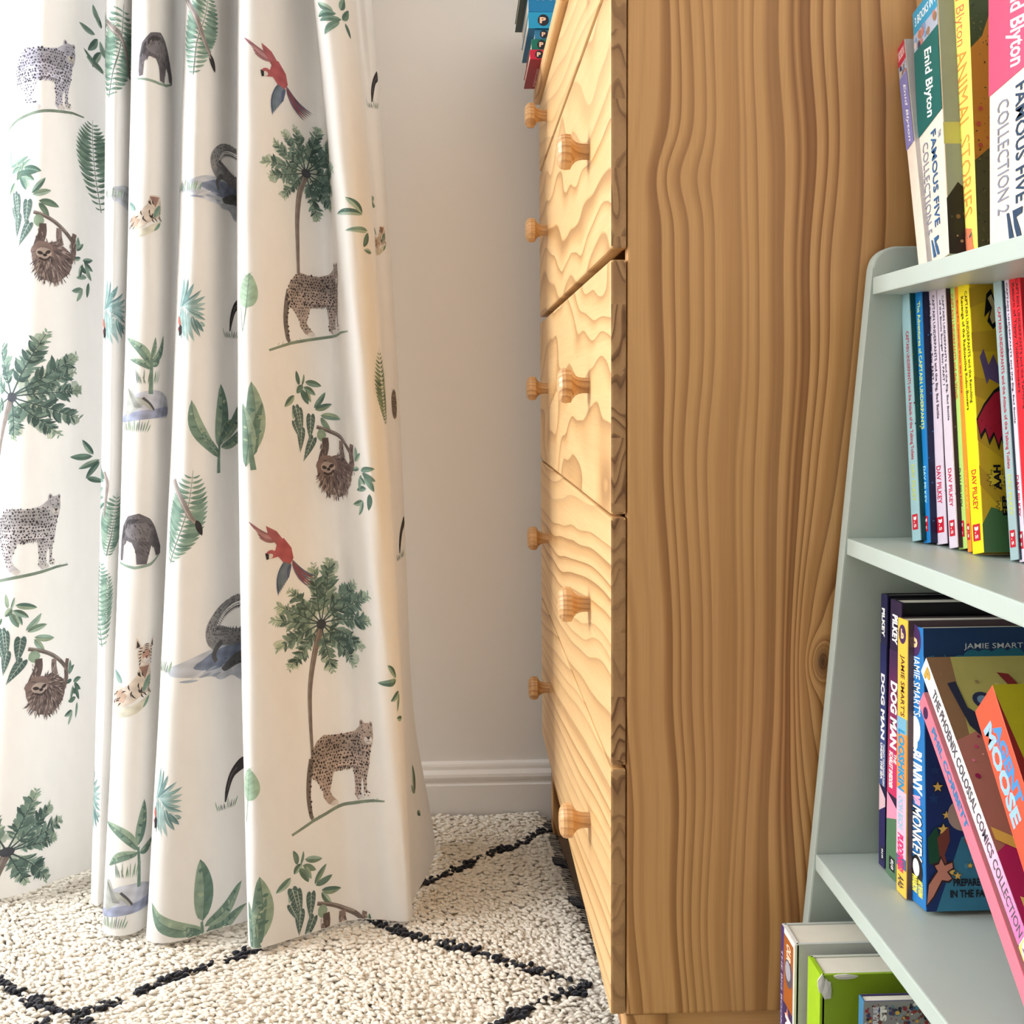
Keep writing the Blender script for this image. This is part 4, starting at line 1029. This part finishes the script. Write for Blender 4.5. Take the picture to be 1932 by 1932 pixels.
def feather(u, v, k=1.0, flip=1, pick=None, toucan=True):
    A = Print(u, v, k, flip=flip, pick=pick); r = random.Random(3)
    C = curve([(-26, 4), (-14, -4), (2, 10), (18, 28), (24, 36)], 30)
    tips = [(-14, -64), (-4, -60), (6, -50), (20, -38), (28, -26), (30, -12), (29, 0), (28, 12), (30, 22), (29, 34), (26, 46), (20, 56), (10, 66), (0, 66), (-8, 58), (-16, 62)]
    for i, (x, y) in enumerate(tips):
        t = min(29, int(i / 15 * 22) if i < 9 else int(22 - (i - 9) * 3)); bx, by = C[max(0, t)]
        A.leaf(bx, by, x, y, 8.5, r.choice(TEAL), r.choice(TEAL), bend=.06, layer=i % 3, n=7, rib=(206, 222, 220) if i % 2 else None)
    A.stroke(C, 1.8, 1, (214, 226, 224), 4)
    if toucan:
        A.poly([(-30, 12), (-22, 20), (-17, 34), (-22, 36), (-30, 26)], (216, 90, 66), 4); A.poly([(-22, 30), (-15, 36), (-16, 50), (-24, 54), (-27, 38)], (40, 34, 44), 5); A.poly([(-31, 30), (-27, 40), (-30, 46)], (220, 70, 60), 4)
    return A
def banana(u, v, k, leaves, stem, pick=None, seed=0, flip=1):
    A = Print(u, v, k, pick=pick, flip=flip); r = random.Random(seed)
    for i, (x0, y0, x1, y1, w, b_) in enumerate(leaves):
        dk = i % 2; c1, c2 = ((92, 140, 122), (136, 172, 148)) if dk else ((150, 182, 152), (112, 154, 132))
        A.leaf(x0, y0, x1, y1, w, c1, c2, bend=b_, layer=i % 3, rib=(74, 116, 104), n=12, tip=.8)
        dx, dy = x1 - x0, y1 - y0; L = math.hypot(dx, dy)
        for j in range(7):
            t = .2 + .1 * j; q = b_ * L * math.sin(PI * t); cx, cy = x0 + dx * t - dy / L * q, y0 + dy * t + dx / L * q; sd = 1 if j % 2 else -1
            hw = w * .38 * math.sin(PI * t ** .8); A.leaf(cx, cy, cx - dy / L * hw * sd + dx / L * hw * .5, cy + dx / L * hw * sd + dy / L * hw * .5, w * .20, r.choice([(80, 130, 116), (166, 194, 160), (124, 164, 144)]), layer=i % 3 + 1, n=4)
    A.stroke(curve(stem, 12), 9, 5, (104, 148, 128), 3)
    return A
def grass(A, x, y, n, h, w, seed=0, col=(124, 150, 128)):
    r = random.Random(seed)
    for i in range(n):
        a = x + w * (i / (n - 1) - .5); A.leaf(a, y, a + (a - x) * .4 + r.uniform(-4, 4), y - h * r.uniform(.5, 1), 2.2, tuple(int(c * r.uniform(.85, 1.15)) for c in col), n=4, layer=i % 2)
def heart(A, x, y, x1, y1, w, layer=3):
    dx, dy = x1 - x, y1 - y; L = math.hypot(dx, dy); ux, uy = dx / L, dy / L
    prof = [(-.10, .22), (-.06, .40), (.06, .50), (.22, .50), (.42, .42), (.64, .28), (.84, .12), (1, 0)]
    def pt(t, q): return (x + dx * t - uy * w * q, y + dy * t + ux * w * q)
    A.poly([(x, y)] + [pt(t, q) for t, q in prof] + [pt(t, -q) for t, q in prof[-2::-1]], (72, 112, 106), layer)
    A.stroke([pt(0, 0), pt(.95, 0)], 1.6, .6, (188, 210, 198), layer + 1)
    for t in (.05, .2, .35, .5, .65):
        for sd in (-1, 1): A.stroke([pt(t, 0), pt(t + .10, sd * (.42 - t * .35))], .9, .5, (170, 198, 184), layer + 1)
def sprig(A, lv, seed=0, cols=None, layer=0):
    r = random.Random(seed); cols = cols or GR
    for (x0, y0, x1, y1, w) in lv: A.leaf(x0, y0, x1, y1, w, r.choice(cols), r.choice(cols), bend=r.uniform(-.05, .05), layer=layer + r.choice((0, 1)), rib=(96, 138, 122) if w > 9 else None)
def sloth(u, v, k=1.0, pick=None, seed=0, body_only=False):
    A = Print(u, v, k, pick=pick); r = random.Random(seed)
    sprig(A, [(-60, -100, -66, -128, 9), (-54, -98, -48, -122, 5), (-46, -106, -10, -98, 13), (-52, -100, -66, -84, 13), (-50, -96, -24, -80, 12), (-56, -92, -40, -62, 13), (-72, -80, -94, -58, 13), (-44, -92, -34, -66, 9),
              (-28, -55, -2, -86, 12), (-26, -52, 10, -62, 13), (-14, -40, 28, -32, 14), (-14, -36, 6, -8, 12), (-70, -60, -76, -34, 9), (-58, -58, -60, -30, 9)], seed, OL + GR)
    for (x, y, x1, y1, w) in ((-70, -58, -60, -12, 17), (-62, -52, -56, -6, 15), (-36, -40, -40, 10, 19), (-58, -14, -62, 30, 17), (-32, 4, -56, 48, 18), (-74, -30, -62, 4, 12)): heart(A, x, y, x1, y1, w)
    A.blob(-14, -2, 11, 13, (146, 180, 150), 9, .1, 3)
    A.stroke(curve([(-24, -18), (0, -10), (24, 2), (46, 18), (62, 34)], 16), 7, 9, (120, 104, 98), 2); A.stroke(curve([(-24, -20), (0, -12), (24, 0), (46, 15)], 12), 2, 3, (168, 154, 146), 3)
    fur = [(126, 108, 106), (98, 80, 82), (160, 138, 130), (78, 62, 66), (196, 172, 160)]
    A.stroke(curve([(-6, 4), (-6, 22), (-12, 40), (-16, 58)], 8), 13, 20, (104, 82, 80), 4)
    A.stroke(curve([(28, 10), (28, 26), (32, 44)], 6), 12, 15, (150, 128, 122), 3)
    A.stroke(curve([(66, 16), (62, 36), (64, 54), (54, 74), (44, 90)], 8), 11, 15, (128, 104, 98), 4)
    A.blob(20, 80, 36, 42, (126, 98, 94), 18, .08, 4, .5)
    A.blob(-8, 74, 18, 34, (140, 112, 106), 14, .08, 4, -.15)
    for i in range(260):
        a, q = r.uniform(0, 6.28), math.sqrt(r.random()); x, y = 14 + 36 * q * math.cos(a), 80 + 38 * q * math.sin(a); th = math.atan2(y - 50, x - 6) + r.uniform(-.35, .35)
        A.leaf(x, y, x + 13 * math.cos(th), y + 13 * math.sin(th), 2.1, r.choice(fur), layer=5 + i % 2, n=3)
    for i in range(60):
        x, y = r.choice([(-10 + r.uniform(-8, 5), r.uniform(10, 52)), (28 + r.uniform(-6, 6), r.uniform(14, 44)), (62 + r.uniform(-7, 6), r.uniform(20, 70))]); th = PI / 2 + r.uniform(-.5, .5)
        A.leaf(x, y, x + 9 * math.cos(th), y + 9 * math.sin(th), 1.8, r.choice(fur), layer=5, n=3)
    A.blob(-6, 58, 22, 20, (150, 120, 112), 16, .05, 6); A.blob(-3, 62, 15, 11, (206, 182, 168), 12, .04, 7, .1)
    A.leaf(-16, 60, -4, 64, 7, (70, 52, 56), layer=8, n=5); A.leaf(10, 57, -1, 63, 7, (70, 52, 56), layer=8, n=5); A.blob(-1, 66, 4, 3, (58, 44, 48), 8, 0, 8); A.stroke(curve([(-12, 72), (0, 76), (10, 68)], 6), 4, 4, (78, 60, 62), 8)
    sprig(A, [(72, 48, 92, 32, 10), (74, 50, 76, 20, 12), (90, 66, 120, 62, 11), (94, 70, 120, 86, 11), (84, 62, 62, 66, 9), (90, 74, 80, 104, 11), (98, 74, 116, 106, 12), (100, 92, 84, 78, 10), (102, 100, 72, 104, 11), (108, 110, 104, 142, 10), (88, 124, 60, 132, 11), (90, 124, 74, 152, 11)], seed + 1, GR)
    return A
def parrot(u, v, k=1.0, sx=1.0, pick=None):
    A = Print(u, v, k, pick=pick); r = random.Random(2)
    for i in range(9):
        t = i / 8; A.leaf(2 - 4 * t, -20 + 4 * t, -52 + 16 * t, -48 + 22 * t * t - 8 * (1 - t), 7, r.choice([(168, 96, 112), (150, 74, 94), (196, 130, 138), (140, 96, 122)]), bend=-.10, layer=i % 3)
    A.poly([(-24, -46), (-4, -34), (8, -18), (18, -2), (20, 14), (8, 12), (-6, -10), (-20, -28)], (184, 74, 88), 3)
    A.poly([(-2, -16), (10, -20), (26, 0), (30, 20), (22, 32), (8, 26), (-2, 14), (-14, 16), (-24, 10), (-18, 2), (-8, 2)], (194, 60, 76), 4)
    A.blob(-16, 8, 9, 8, (200, 70, 84), 10, .05, 5); A.blob(-17, 11, 5, 4.5, (240, 232, 228), 8, 0, 6); A.poly([(-26, 5), (-20, 8), (-20, 17), (-24, 18)], (36, 32, 40), 7)
    for i in range(8):
        t = i / 7; A.leaf(10 + 14 * t, 24 + 6 * t, -4 + 24 * t * .9, 88 - 30 * t, 8, r.choice([(74, 100, 146), (56, 84, 130), (104, 130, 160), (90, 122, 140)]), bend=.08, layer=4 + i % 2)
    for i in range(6):
        t = i / 5; A.leaf(26, 22 + 8 * t, 64 + 18 * (1 - t), 62 + 18 * t, 4.5, r.choice([(176, 66, 92), (120, 80, 120), (90, 104, 140), (150, 60, 84)]), bend=.08, layer=5 + i % 2)
def croc(u, v, k=1.0, pick=None):
    A = Print(u, v, k, pick=pick); r = random.Random(6)
    A.poly(curve([(-78, 48), (-50, 30), (-30, 22), (0, 18), (40, 10), (80, 20), (84, 90), (60, 98), (40, 82), (10, 84), (-10, 72), (-40, 66), (-70, 60), (-78, 48)], 40), (198, 206, 220), 0)
    A.poly(curve([(-40, 40), (-10, 26), (40, 22), (80, 30), (80, 62), (30, 58), (-10, 60), (-42, 50), (-40, 40)], 30), (120, 140, 176), 1, .2)
    for i in range(10): A.leaf(-60 + i * 12, 60 + r.uniform(-10, 16), -36 + i * 12, 62 + r.uniform(-8, 14), 5, r.choice([(222, 226, 234), (164, 178, 204)]), layer=2)
    A.stroke(curve([(74, -66), (40, -64), (8, -52), (-14, -26), (-12, 0), (4, 14)], 18), 10, 30, (148, 148, 152), 3)
    A.poly(curve([(-16, -16), (4, -22), (40, -8), (76, -2), (80, 22), (50, 24), (10, 18), (-10, 10), (-16, -16)], 26), (140, 140, 146), 3)
    A.stroke(curve([(10, 10), (-4, 22), (-8, 34), (-2, 46)], 8), 12, 8, (96, 96, 102), 4)
    A.poly(curve([(10, 62), (40, 44), (70, 36), (84, 40), (80, 56), (50, 64), (20, 70), (10, 62)], 18), (100, 100, 104), 4)
    C = curve([(74, -66), (40, -64), (8, -52), (-14, -26), (-12, -4), (20, 4), (76, 14)], 46)
    for i, (x, y) in enumerate(C[:-1]):
        th = math.atan2(C[i + 1][1] - y, C[i + 1][0] - x)
        for o in (-11, -5, 1, 7): A.blob(x - math.sin(th) * o, y + math.cos(th) * o, 1.8, 1.2, r.choice([(58, 58, 66), (176, 176, 178), (80, 80, 88)]), 5, .3, 5, th)
        A.poly([(x + math.sin(th) * 14 - 2, y - math.cos(th) * 14), (x + math.sin(th) * 14 + 2.4, y - math.cos(th) * 14), (x + math.sin(th) * 21, y - math.cos(th) * 21)], (86, 88, 96), 4)
    for i in range(20): A.blob(r.uniform(16, 78), r.uniform(44, 62), 1.6, 1.2, (60, 60, 66), 5, .3, 5)
    grass(A, -90, 56, 12, 26, 34, 3)
def anteater(u, v, k=1.0, pick=None):
    A = Print(u, v, k, pick=pick); r = random.Random(9)
    A.poly([(-32, 44), (-30, 10), (-24, -18), (-8, -40), (14, -46), (34, -34), (52, -14), (64, 4), (84, 30), (84, 46), (60, 48), (50, 30), (40, 24), (34, 44), (30, 62), (12, 62), (10, 34), (2, 16), (-10, 12), (-20, 24), (-22, 54), (-30, 56)], (104, 98, 108), 2)
    A.poly([(-28, 14), (-20, -16), (-4, -34), (16, -34), (2, -22), (-12, -8), (-20, 10)], (66, 60, 68), 3); A.poly([(-18, -8), (0, -24), (26, -26), (40, -8), (30, 16), (6, 10), (-8, 4)], (128, 122, 130), 3)
    for i in range(170):
        x, y = r.uniform(-28, 74), r.uniform(-42, 40)
        if not inside(x, y, [(-30, 40), (-24, -18), (-8, -38), (14, -44), (34, -32), (54, -10), (80, 28), (64, 44), (36, 24), (30, 50), (12, 40), (2, 14), (-18, 22)]): continue
        th = 1.1 + r.uniform(-.3, .3) + (x < 0) * .5; A.leaf(x, y, x + 9 * math.cos(th), y + 9 * math.sin(th), 1.6, r.choice([(70, 64, 74), (140, 132, 138), (90, 84, 94)]), layer=4, n=3)
    A.poly([(-36, 58), (10, 66), (40, 60), (80, 44), (80, 48), (42, 66), (8, 72), (-36, 62)], (140, 170, 150), 1)
def tiger(u, v, k=1.0, head=True, pick=None):
    A = Print(u, v, k, pick=pick); r = random.Random(14)
    body = [(-62, 40), (-60, 14), (-40, 4), (-26, 10), (-14, 2), (0, -16), (6, -40), (34, -40), (40, -10), (34, 20), (10, 28), (-10, 44), (-30, 54), (-50, 54)]
    A.poly(body, (226, 208, 190), 1); A.poly([(-50, 20), (-30, 12), (-16, 26), (-24, 42), (-46, 40)], (206, 168, 140), 2); A.poly([(4, -36), (30, -36), (18, -8)], (168, 120, 104), 2)
    for i in range(46):
        x, y = r.uniform(-60, 36), r.uniform(-36, 50)
        if not inside(x, y, body): continue
        th = (2.3 if x < -14 else 1.2) + r.uniform(-.5, .5); A.leaf(x, y, x + 14 * math.cos(th), y + 14 * math.sin(th), 2.6, (52, 42, 44), bend=.15, layer=3, n=5)
    if head:
        A.blob(20, -62, 20, 22, (232, 214, 198), 16, .03, 4); A.blob(20, -60, 11, 12, (206, 150, 122), 12, .05, 5); A.blob(20, -50, 9, 7, (238, 230, 224), 10, 0, 6); A.poly([(15, -58), (25, -58), (22, -52), (18, -52)], (150, 84, 78), 7)
        for sx in (-1, 1):
            A.poly([(20 + sx * 12, -80), (20 + sx * 22, -100), (20 + sx * 25, -74)], (232, 214, 198), 4); A.poly([(20 + sx * 15, -80), (20 + sx * 21, -93), (20 + sx * 22, -76)], (60, 48, 50), 5)
            A.blob(20 + sx * 8, -66, 2.4, 1.8, (40, 34, 36), 7, 0, 7)
            for j in range(6): A.leaf(20 + sx * (9 + j), -76 + j * 6, 20 + sx * (20 - j * .6), -78 + j * 8, 2.2, (48, 38, 40), bend=.1 * sx, layer=6, n=4)
        for j in range(4): A.leaf(12, -82 + j * 4, 28, -82 + j * 4, 1.8, (48, 38, 40), bend=-.12, layer=6, n=4)
    A.poly(curve([(-62, 58), (-30, 50), (0, 44), (40, 20), (40, 30), (10, 60), (-20, 72), (-54, 76), (-62, 58)], 20), (226, 222, 200), 0)
    A.leaf(-30, 0, -62, -26, 16, (110, 158, 150), (140, 180, 168), layer=2); A.leaf(34, -16, 14, 20, 16, (110, 158, 138), (140, 176, 150), layer=5); A.leaf(36, 30, 16, 54, 9, (120, 170, 144), layer=2)
def caladium(u, v, k=1.0, pick=None):
    A = Print(u, v, k, pick=pick); A.leaf(0, 36, 6, -36, 36, (160, 200, 166), (176, 212, 180), layer=0, rib=(116, 160, 128), tip=.7, n=12)
    for t in range(6):
        for sd in (-1, 1): A.stroke([(2, 22 - t * 10), (2 + sd * (14 - t), 12 - t * 10)], .9, .4, (124, 166, 136), 2)
    A.stroke([(0, 34), (-4, 66), (-8, 84)], 1.6, 1, (120, 152, 130), 0); A.stroke([(-12, 34), (-10, 60), (-8, 84)], 1.2, .8, (120, 152, 130), 0)
def bill(u, v, k=1.0, pick=None):
    A = Print(u, v, k, pick=pick); A.poly(curve([(-14, 50), (-12, 24), (-2, -2), (14, -20), (26, -28), (28, -8), (10, 6), (0, 24), (-10, 50), (-14, 50)], 26), (52, 46, 52), 2); A.stroke(curve([(-8, 30), (2, 4), (16, -10)], 8), 1, 2, (120, 112, 116), 3)
    grass(A, -10, 66, 12, 26, 40, 5)
def branch(u, v, P, w=9, k=1.0, pick=None, lv=None, tailtip=False):
    A = Print(u, v, k, pick=pick); A.stroke(curve(P, 20), w, w * .7, (146, 132, 128), 3); A.stroke([(x - w * .22, y) for x, y in curve(P, 20)], w * .3, w * .2, (190, 178, 172), 4)
    if tailtip: x, y = P[-1]; A.leaf(x - 3, y - 8, x + 8, y + 22, 11, (44, 40, 46), layer=4)
    if lv: sprig(A, lv, int(u), GR)

# -- the drawings, where the cloth carries them
leopard(92, 138, .92, body=(204, 202, 224), spot=(66, 64, 84), seed=1, tail=False, pick=(70, 138))
leopard(56, 1012, .98, body=(206, 200, 206), spot=(60, 56, 66), seed=2, tail=False)
leopard(604, 570, .92, body=(190, 170, 160), seed=3, pick=(600, 570))
leopard(650, 1438, 1.0, seed=4)
palm(20, 748, 1.0, R=112, trunk=[(0, 4), (-18, 60), (-28, 110), (-34, 170)], angs=[(-112, 1.0), (-68, 1.12), (-40, 1.05), (-24, 1.05), (-4, 1.0), (24, 1.02), (52, .85), (80, .72), (150, .9), (-150, .9)], seed=2)
palm(12, 1606, 1.0, R=105, trunk=[(0, 4), (-10, 40), (-22, 90)], angs=[(-112, 1.0), (-70, 1.12), (-40, 1.0), (-20, .95), (2, .95), (44, .9), (72, .75), (150, .9), (-150, .9)], seed=3)
palm(576, 326, .98, R=92, trunk=[(0, 4), (-14, 40), (-21, 90), (-22, 150), (-22, 200)], seed=4)
palm(606, 1176, 1.0, R=104, trunk=[(0, 6), (-14, 50), (-26, 110), (-28, 170), (-26, 232)], seed=5)
for (u, v, pk) in ((88, 418, None), (78, 1238, None), (618, 822, None), (622, 1716, None)): sloth(u, v, .95, pick=pk, seed=u)
for (u, v) in ((518, 132), (528, 1036)): parrot(u, v, .98)
fern(222, 110, 1.0, [(-14, 70), (-2, 10), (6, -40), (10, -104)], 44, 1); fern(376, 62, .9, [(-10, 88), (-4, 20), (12, -40), (22, -96)], 44, 2, pick=(378, 62))
fern(174, 310, .9, [(22, 96), (8, 20), (2, -40), (2, -92)], 40, 3); fern(182, 1140, .9, [(20, 84), (6, 20), (2, -40), (8, -96)], 40, 4)
fern(348, 980, .95, [(-30, 86), (-8, 30), (6, -30), (12, -96)], 44, 5); fern(218, 985, .9, [(-14, 70), (-8, 30), (-2, -10), (6, -60)], 36, 6, pick=(212, 985)); fern(722, 720, .9, [(14, 90), (4, 20), (-2, -70)], 34, 7, OL)
for (u, v, t) in ((214, 586, None), (356, 582, None), (308, 1512, None), (172, 1500, None)): feather(u, v, .95)
BL = [(0, 60, -52, -54, 22, -.12), (0, 40, 2, -86, 38, .06), (2, 30, 70, -60, 26, .12), (0, 50, -40, 0, 16, -.1), (6, 40, 76, -2, 22, .14), (4, 20, 40, -14, 16, -.1)]
banana(414, 806, .95, BL, [(0, 90), (0, 60), (2, 20)], seed=1); banana(470, 790, 1.0, [(0, 70, 4, -70, 34, .06), (6, 70, 22, -30, 26, -.1), (-6, 90, -12, -30, 24, .06)], [(6, 96), (2, 60), (0, 30)], seed=2, pick=(472, 790))
banana(286, 668, .8, [(0, 30, -62, -40, 20, .14), (0, 20, 46, -46, 22, .12), (0, 36, -46, 12, 14, .1), (2, 30, 24, 0, 16, .1), (0, 10, 8, -40, 12, .05)], [(0, 94), (0, 50), (0, 10)], seed=3, pick=(288, 668))
banana(262, 1584, .95, [(0, 20, -76, -30, 20, .16), (0, 10, 10, -74, 26, .04), (0, 24, -52, 48, 18, .12), (4, 26, 50, 8, 18, .1)], [(6, 90), (4, 50), (0, 14)], seed=4)
banana(384, 1716, 1.0, [(0, 36, -84, -26, 26, -.14), (0, 20, -10, -92, 40, .05), (4, 30, 84, -30, 26, .14), (0, 44, -34, 22, 20, -.1), (8, 40, 90, 12, 24, .12)], [(0, 60), (0, 40), (-2, 20)], seed=5)
banana(478, 1724, 1.0, [(0, 56, 10, -64, 32, .06), (6, 56, 18, -24, 24, -.1), (-4, 66, -14, -20, 20, .06)], [(6, 60), (2, 40)], seed=6)
croc(418, 318, .85, pick=(410, 318)); croc(412, 1204, .95, pick=(404, 1204))
anteater(292, 96, .85, pick=(288, 96)); anteater(246, 1010, .88, pick=(248, 1010))
tiger(278, 396, .72, head=False); tiger(256, 1290, .85); tiger(716, 446, .5, head=False)
for (u, v) in ((262, 756), (222, 1690)):
    A = Print(u, v, .9); A.poly(curve([(-70, 30), (-30, 0), (10, -20), (60, -18), (110, 4), (110, 34), (20, 38), (-40, 44), (-70, 30)], 26), (206, 210, 226), 0); A.poly(curve([(-60, 34), (10, 20), (100, 14), (110, 30), (20, 38), (-50, 46), (-60, 34)], 20), (160, 170, 208), 1, .2)
    A.poly([(-30, -30), (-22, -30), (-8, -8), (6, -6), (16, 2), (26, 18), (22, 22), (8, 8), (-6, 20), (-30, 34), (-34, 20)], (188, 192, 184), 2)
    for i in range(14): A.stroke([(-30 + i * 1.6, -26 + i * 3), (-20 + i * 2, -20 + i * 2.6)], 1.2, .6, (92, 96, 96), 3)
    A.stroke(curve([(6, -6), (18, 6), (28, 20)], 6), 5, 4, (84, 84, 88), 3); grass(A, 16, -34, 12, 34, 40, 2, (134, 162, 138)); grass(A, -10, 66, 14, 32, 50, 4, (134, 162, 138))
for (u, v) in ((352, 350), (210, 362)):
    A = Print(u, v, .8); A.poly(curve([(-20, 8), (10, -14), (50, -20), (90, 0), (90, 30), (40, 34), (0, 20), (-20, 8)], 24), (206, 212, 224), 0, .2); grass(A, 4, 14, 12, 30, 40, 6, (140, 176, 150))
caladium(464, 548, .92); caladium(467, 1480, .85)
bill(444, 580, .9, pick=(440, 580)); bill(434, 1462, .9); bill(704, 152, .8); bill(760, 1000, .8)
branch(216, 70, [(-24, -40), (-8, -24), (14, 10), (24, 40), (32, 66)], 10, lv=[(-24, -30, -50, -70, 16), (-26, -34, -60, -44, 14), (-30, -30, -44, -8, 12), (-34, -10, -48, 14, 10)])
sprig(Print(170, 70, .9), [(10, -10, -26, -16, 13), (16, -4, -6, 30, 14), (24, 20, 4, 60, 14), (30, 60, -10, 44, 14), (30, 64, -16, 30, 10), (34, 30, 22, -2, 12), (20, -40, 6, -70, 13), (26, -30, 12, -60, 12)], 4)
branch(362, 46, [(-18, -60), (4, -20), (20, 30), (34, 60)], 9, tailtip=True); branch(338, 946, [(-16, -40), (2, -6), (18, 30), (30, 44)], 10, tailtip=True)
branch(206, 915, [(-12, -24), (-4, 0), (-10, 60)], 8, lv=[(-12, -10, -40, -36, 13), (-14, -6, -60, -14, 14), (-16, 6, -50, 26, 13), (-14, 24, -56, 20, 12), (-10, 34, -40, 50, 10)])
sprig(Print(40, 320, .9), [(-30, -10, 14, -26, 12), (-26, 4, -4, -6, 10), (-10, 6, 18, -20, 11), (-12, 8, 30, 8, 13), (-30, -6, -34, -50, 9)], 8)
sprig(Print(160, 862, .9), [(20, -4, -6, -36, 13), (18, 0, -34, -2, 14), (34, 8, -14, 24, 13), (34, 12, 4, 46, 13), (40, 22, 60, 40, 10), (6, 44, 44, 56, 12)], 9)
sprig(Print(636, 26, .9), [(-4, -4, -30, -26, 13), (0, 0, -34, 2, 14), (8, 10, -30, 12, 12), (4, 14, -20, 44, 12), (10, 10, 30, -20, 14), (16, 14, 30, 40, 10), (8, -10, 18, -40, 14)], 10)
sprig(Print(690, 420, .9), [(-8, -16, -28, -46, 13), (-8, -14, -48, -16, 14), (4, 16, -32, 22, 13), (6, 20, -10, 54, 13), (14, 60, -10, 60, 10)], 11)
sprig(Print(750, 1296, .9), [(-8, -20, -32, -50, 14), (-8, -16, -48, -14, 15), (4, 10, -30, 24, 14), (6, 14, -10, 48, 13), (16, 66, -14, 60, 11)], 12)
sprig(Print(708, 380, .7), [(-14, 0, 16, -14, 18), (-14, 6, 20, 10, 16)], 13); sprig(Print(786, 1480, .8), [(0, 20, 6, -40, 16), (0, 20, -14, -10, 9), (0, 60, 10, 80, 8)], 14)
for (u, v) in ((744, 760),):
    A = Print(u, v, .7); A.blob(2, 4, 15, 40, (128, 116, 116), 14, .06, 2)
    for i in range(40): A.blob(_pr.uniform(-10, 12), _pr.uniform(-38, 42), 2, 1.4, _pr.choice([(50, 44, 48), (190, 176, 170)]), 5, .3, 3)
sprig(Print(60, 1660, .6), [(40, 20, 70, 6, 9)], 15)

def cloth_mat():
    m = NT('printed_curtain_cotton'); at_ = m.n('ShaderNodeAttribute', attribute_name='tint'); co = m.n('ShaderNodeTexCoord').outputs['Object']
    w = m.noise(m.mapping(co, (1, 1, .5)), 60, 3); col = m.mix(.10, at_.outputs['Color'], m.ramp(w, [(.3, (.75, .75, .75)), (.7, (1, 1, 1))]), 'MULTIPLY')
    m.l(col, m.b.inputs['Base Color']); m.b.inputs['Roughness'].default_value = .85; m.b.inputs['Specular IOR Level'].default_value = .15
    wv = m.noise(m.mapping(co, (1, 1, .25)), 1500, 1); m.bump(wv, .12, .0004)
    tr = m.n('ShaderNodeBsdfTranslucent'); m.l(col, tr.inputs[0]); mx = m.n('ShaderNodeMixShader'); mx.inputs[0].default_value = .24
    m.l(m.b.outputs[0], mx.inputs[1]); m.l(tr.outputs[0], mx.inputs[2]); m.l(mx.outputs[0], m.out.inputs['Surface'])
    return m.mat
GV_ = G.reshape(-1, 3); idx = np.arange(NR * NC).reshape(NR, NC)
GF = np.stack([idx[:-1, :-1], idx[:-1, 1:], idx[1:, 1:], idx[1:, :-1]], -1).reshape(-1, 4)
GC = np.tile(np.array([[.865, .85, .83]]), (len(GV_), 1))
allV = np.vstack([GV_] + PV); allC = np.vstack([GC] + PC); nb = len(GV_)
allF = GF.tolist() + (np.vstack(PF) + nb).tolist()
cl = (-.35, 1.75, 0.0)
cur = mesh_np('curtain', allV, allF, cloth_mat(), None, True, allC, loc=cl)
tag(cur, 'floor-length white cotton curtain printed with jungle animals and palms, gathered in folds', 'curtain')
print('curtain polys', len(allF), 'print', len(PV))
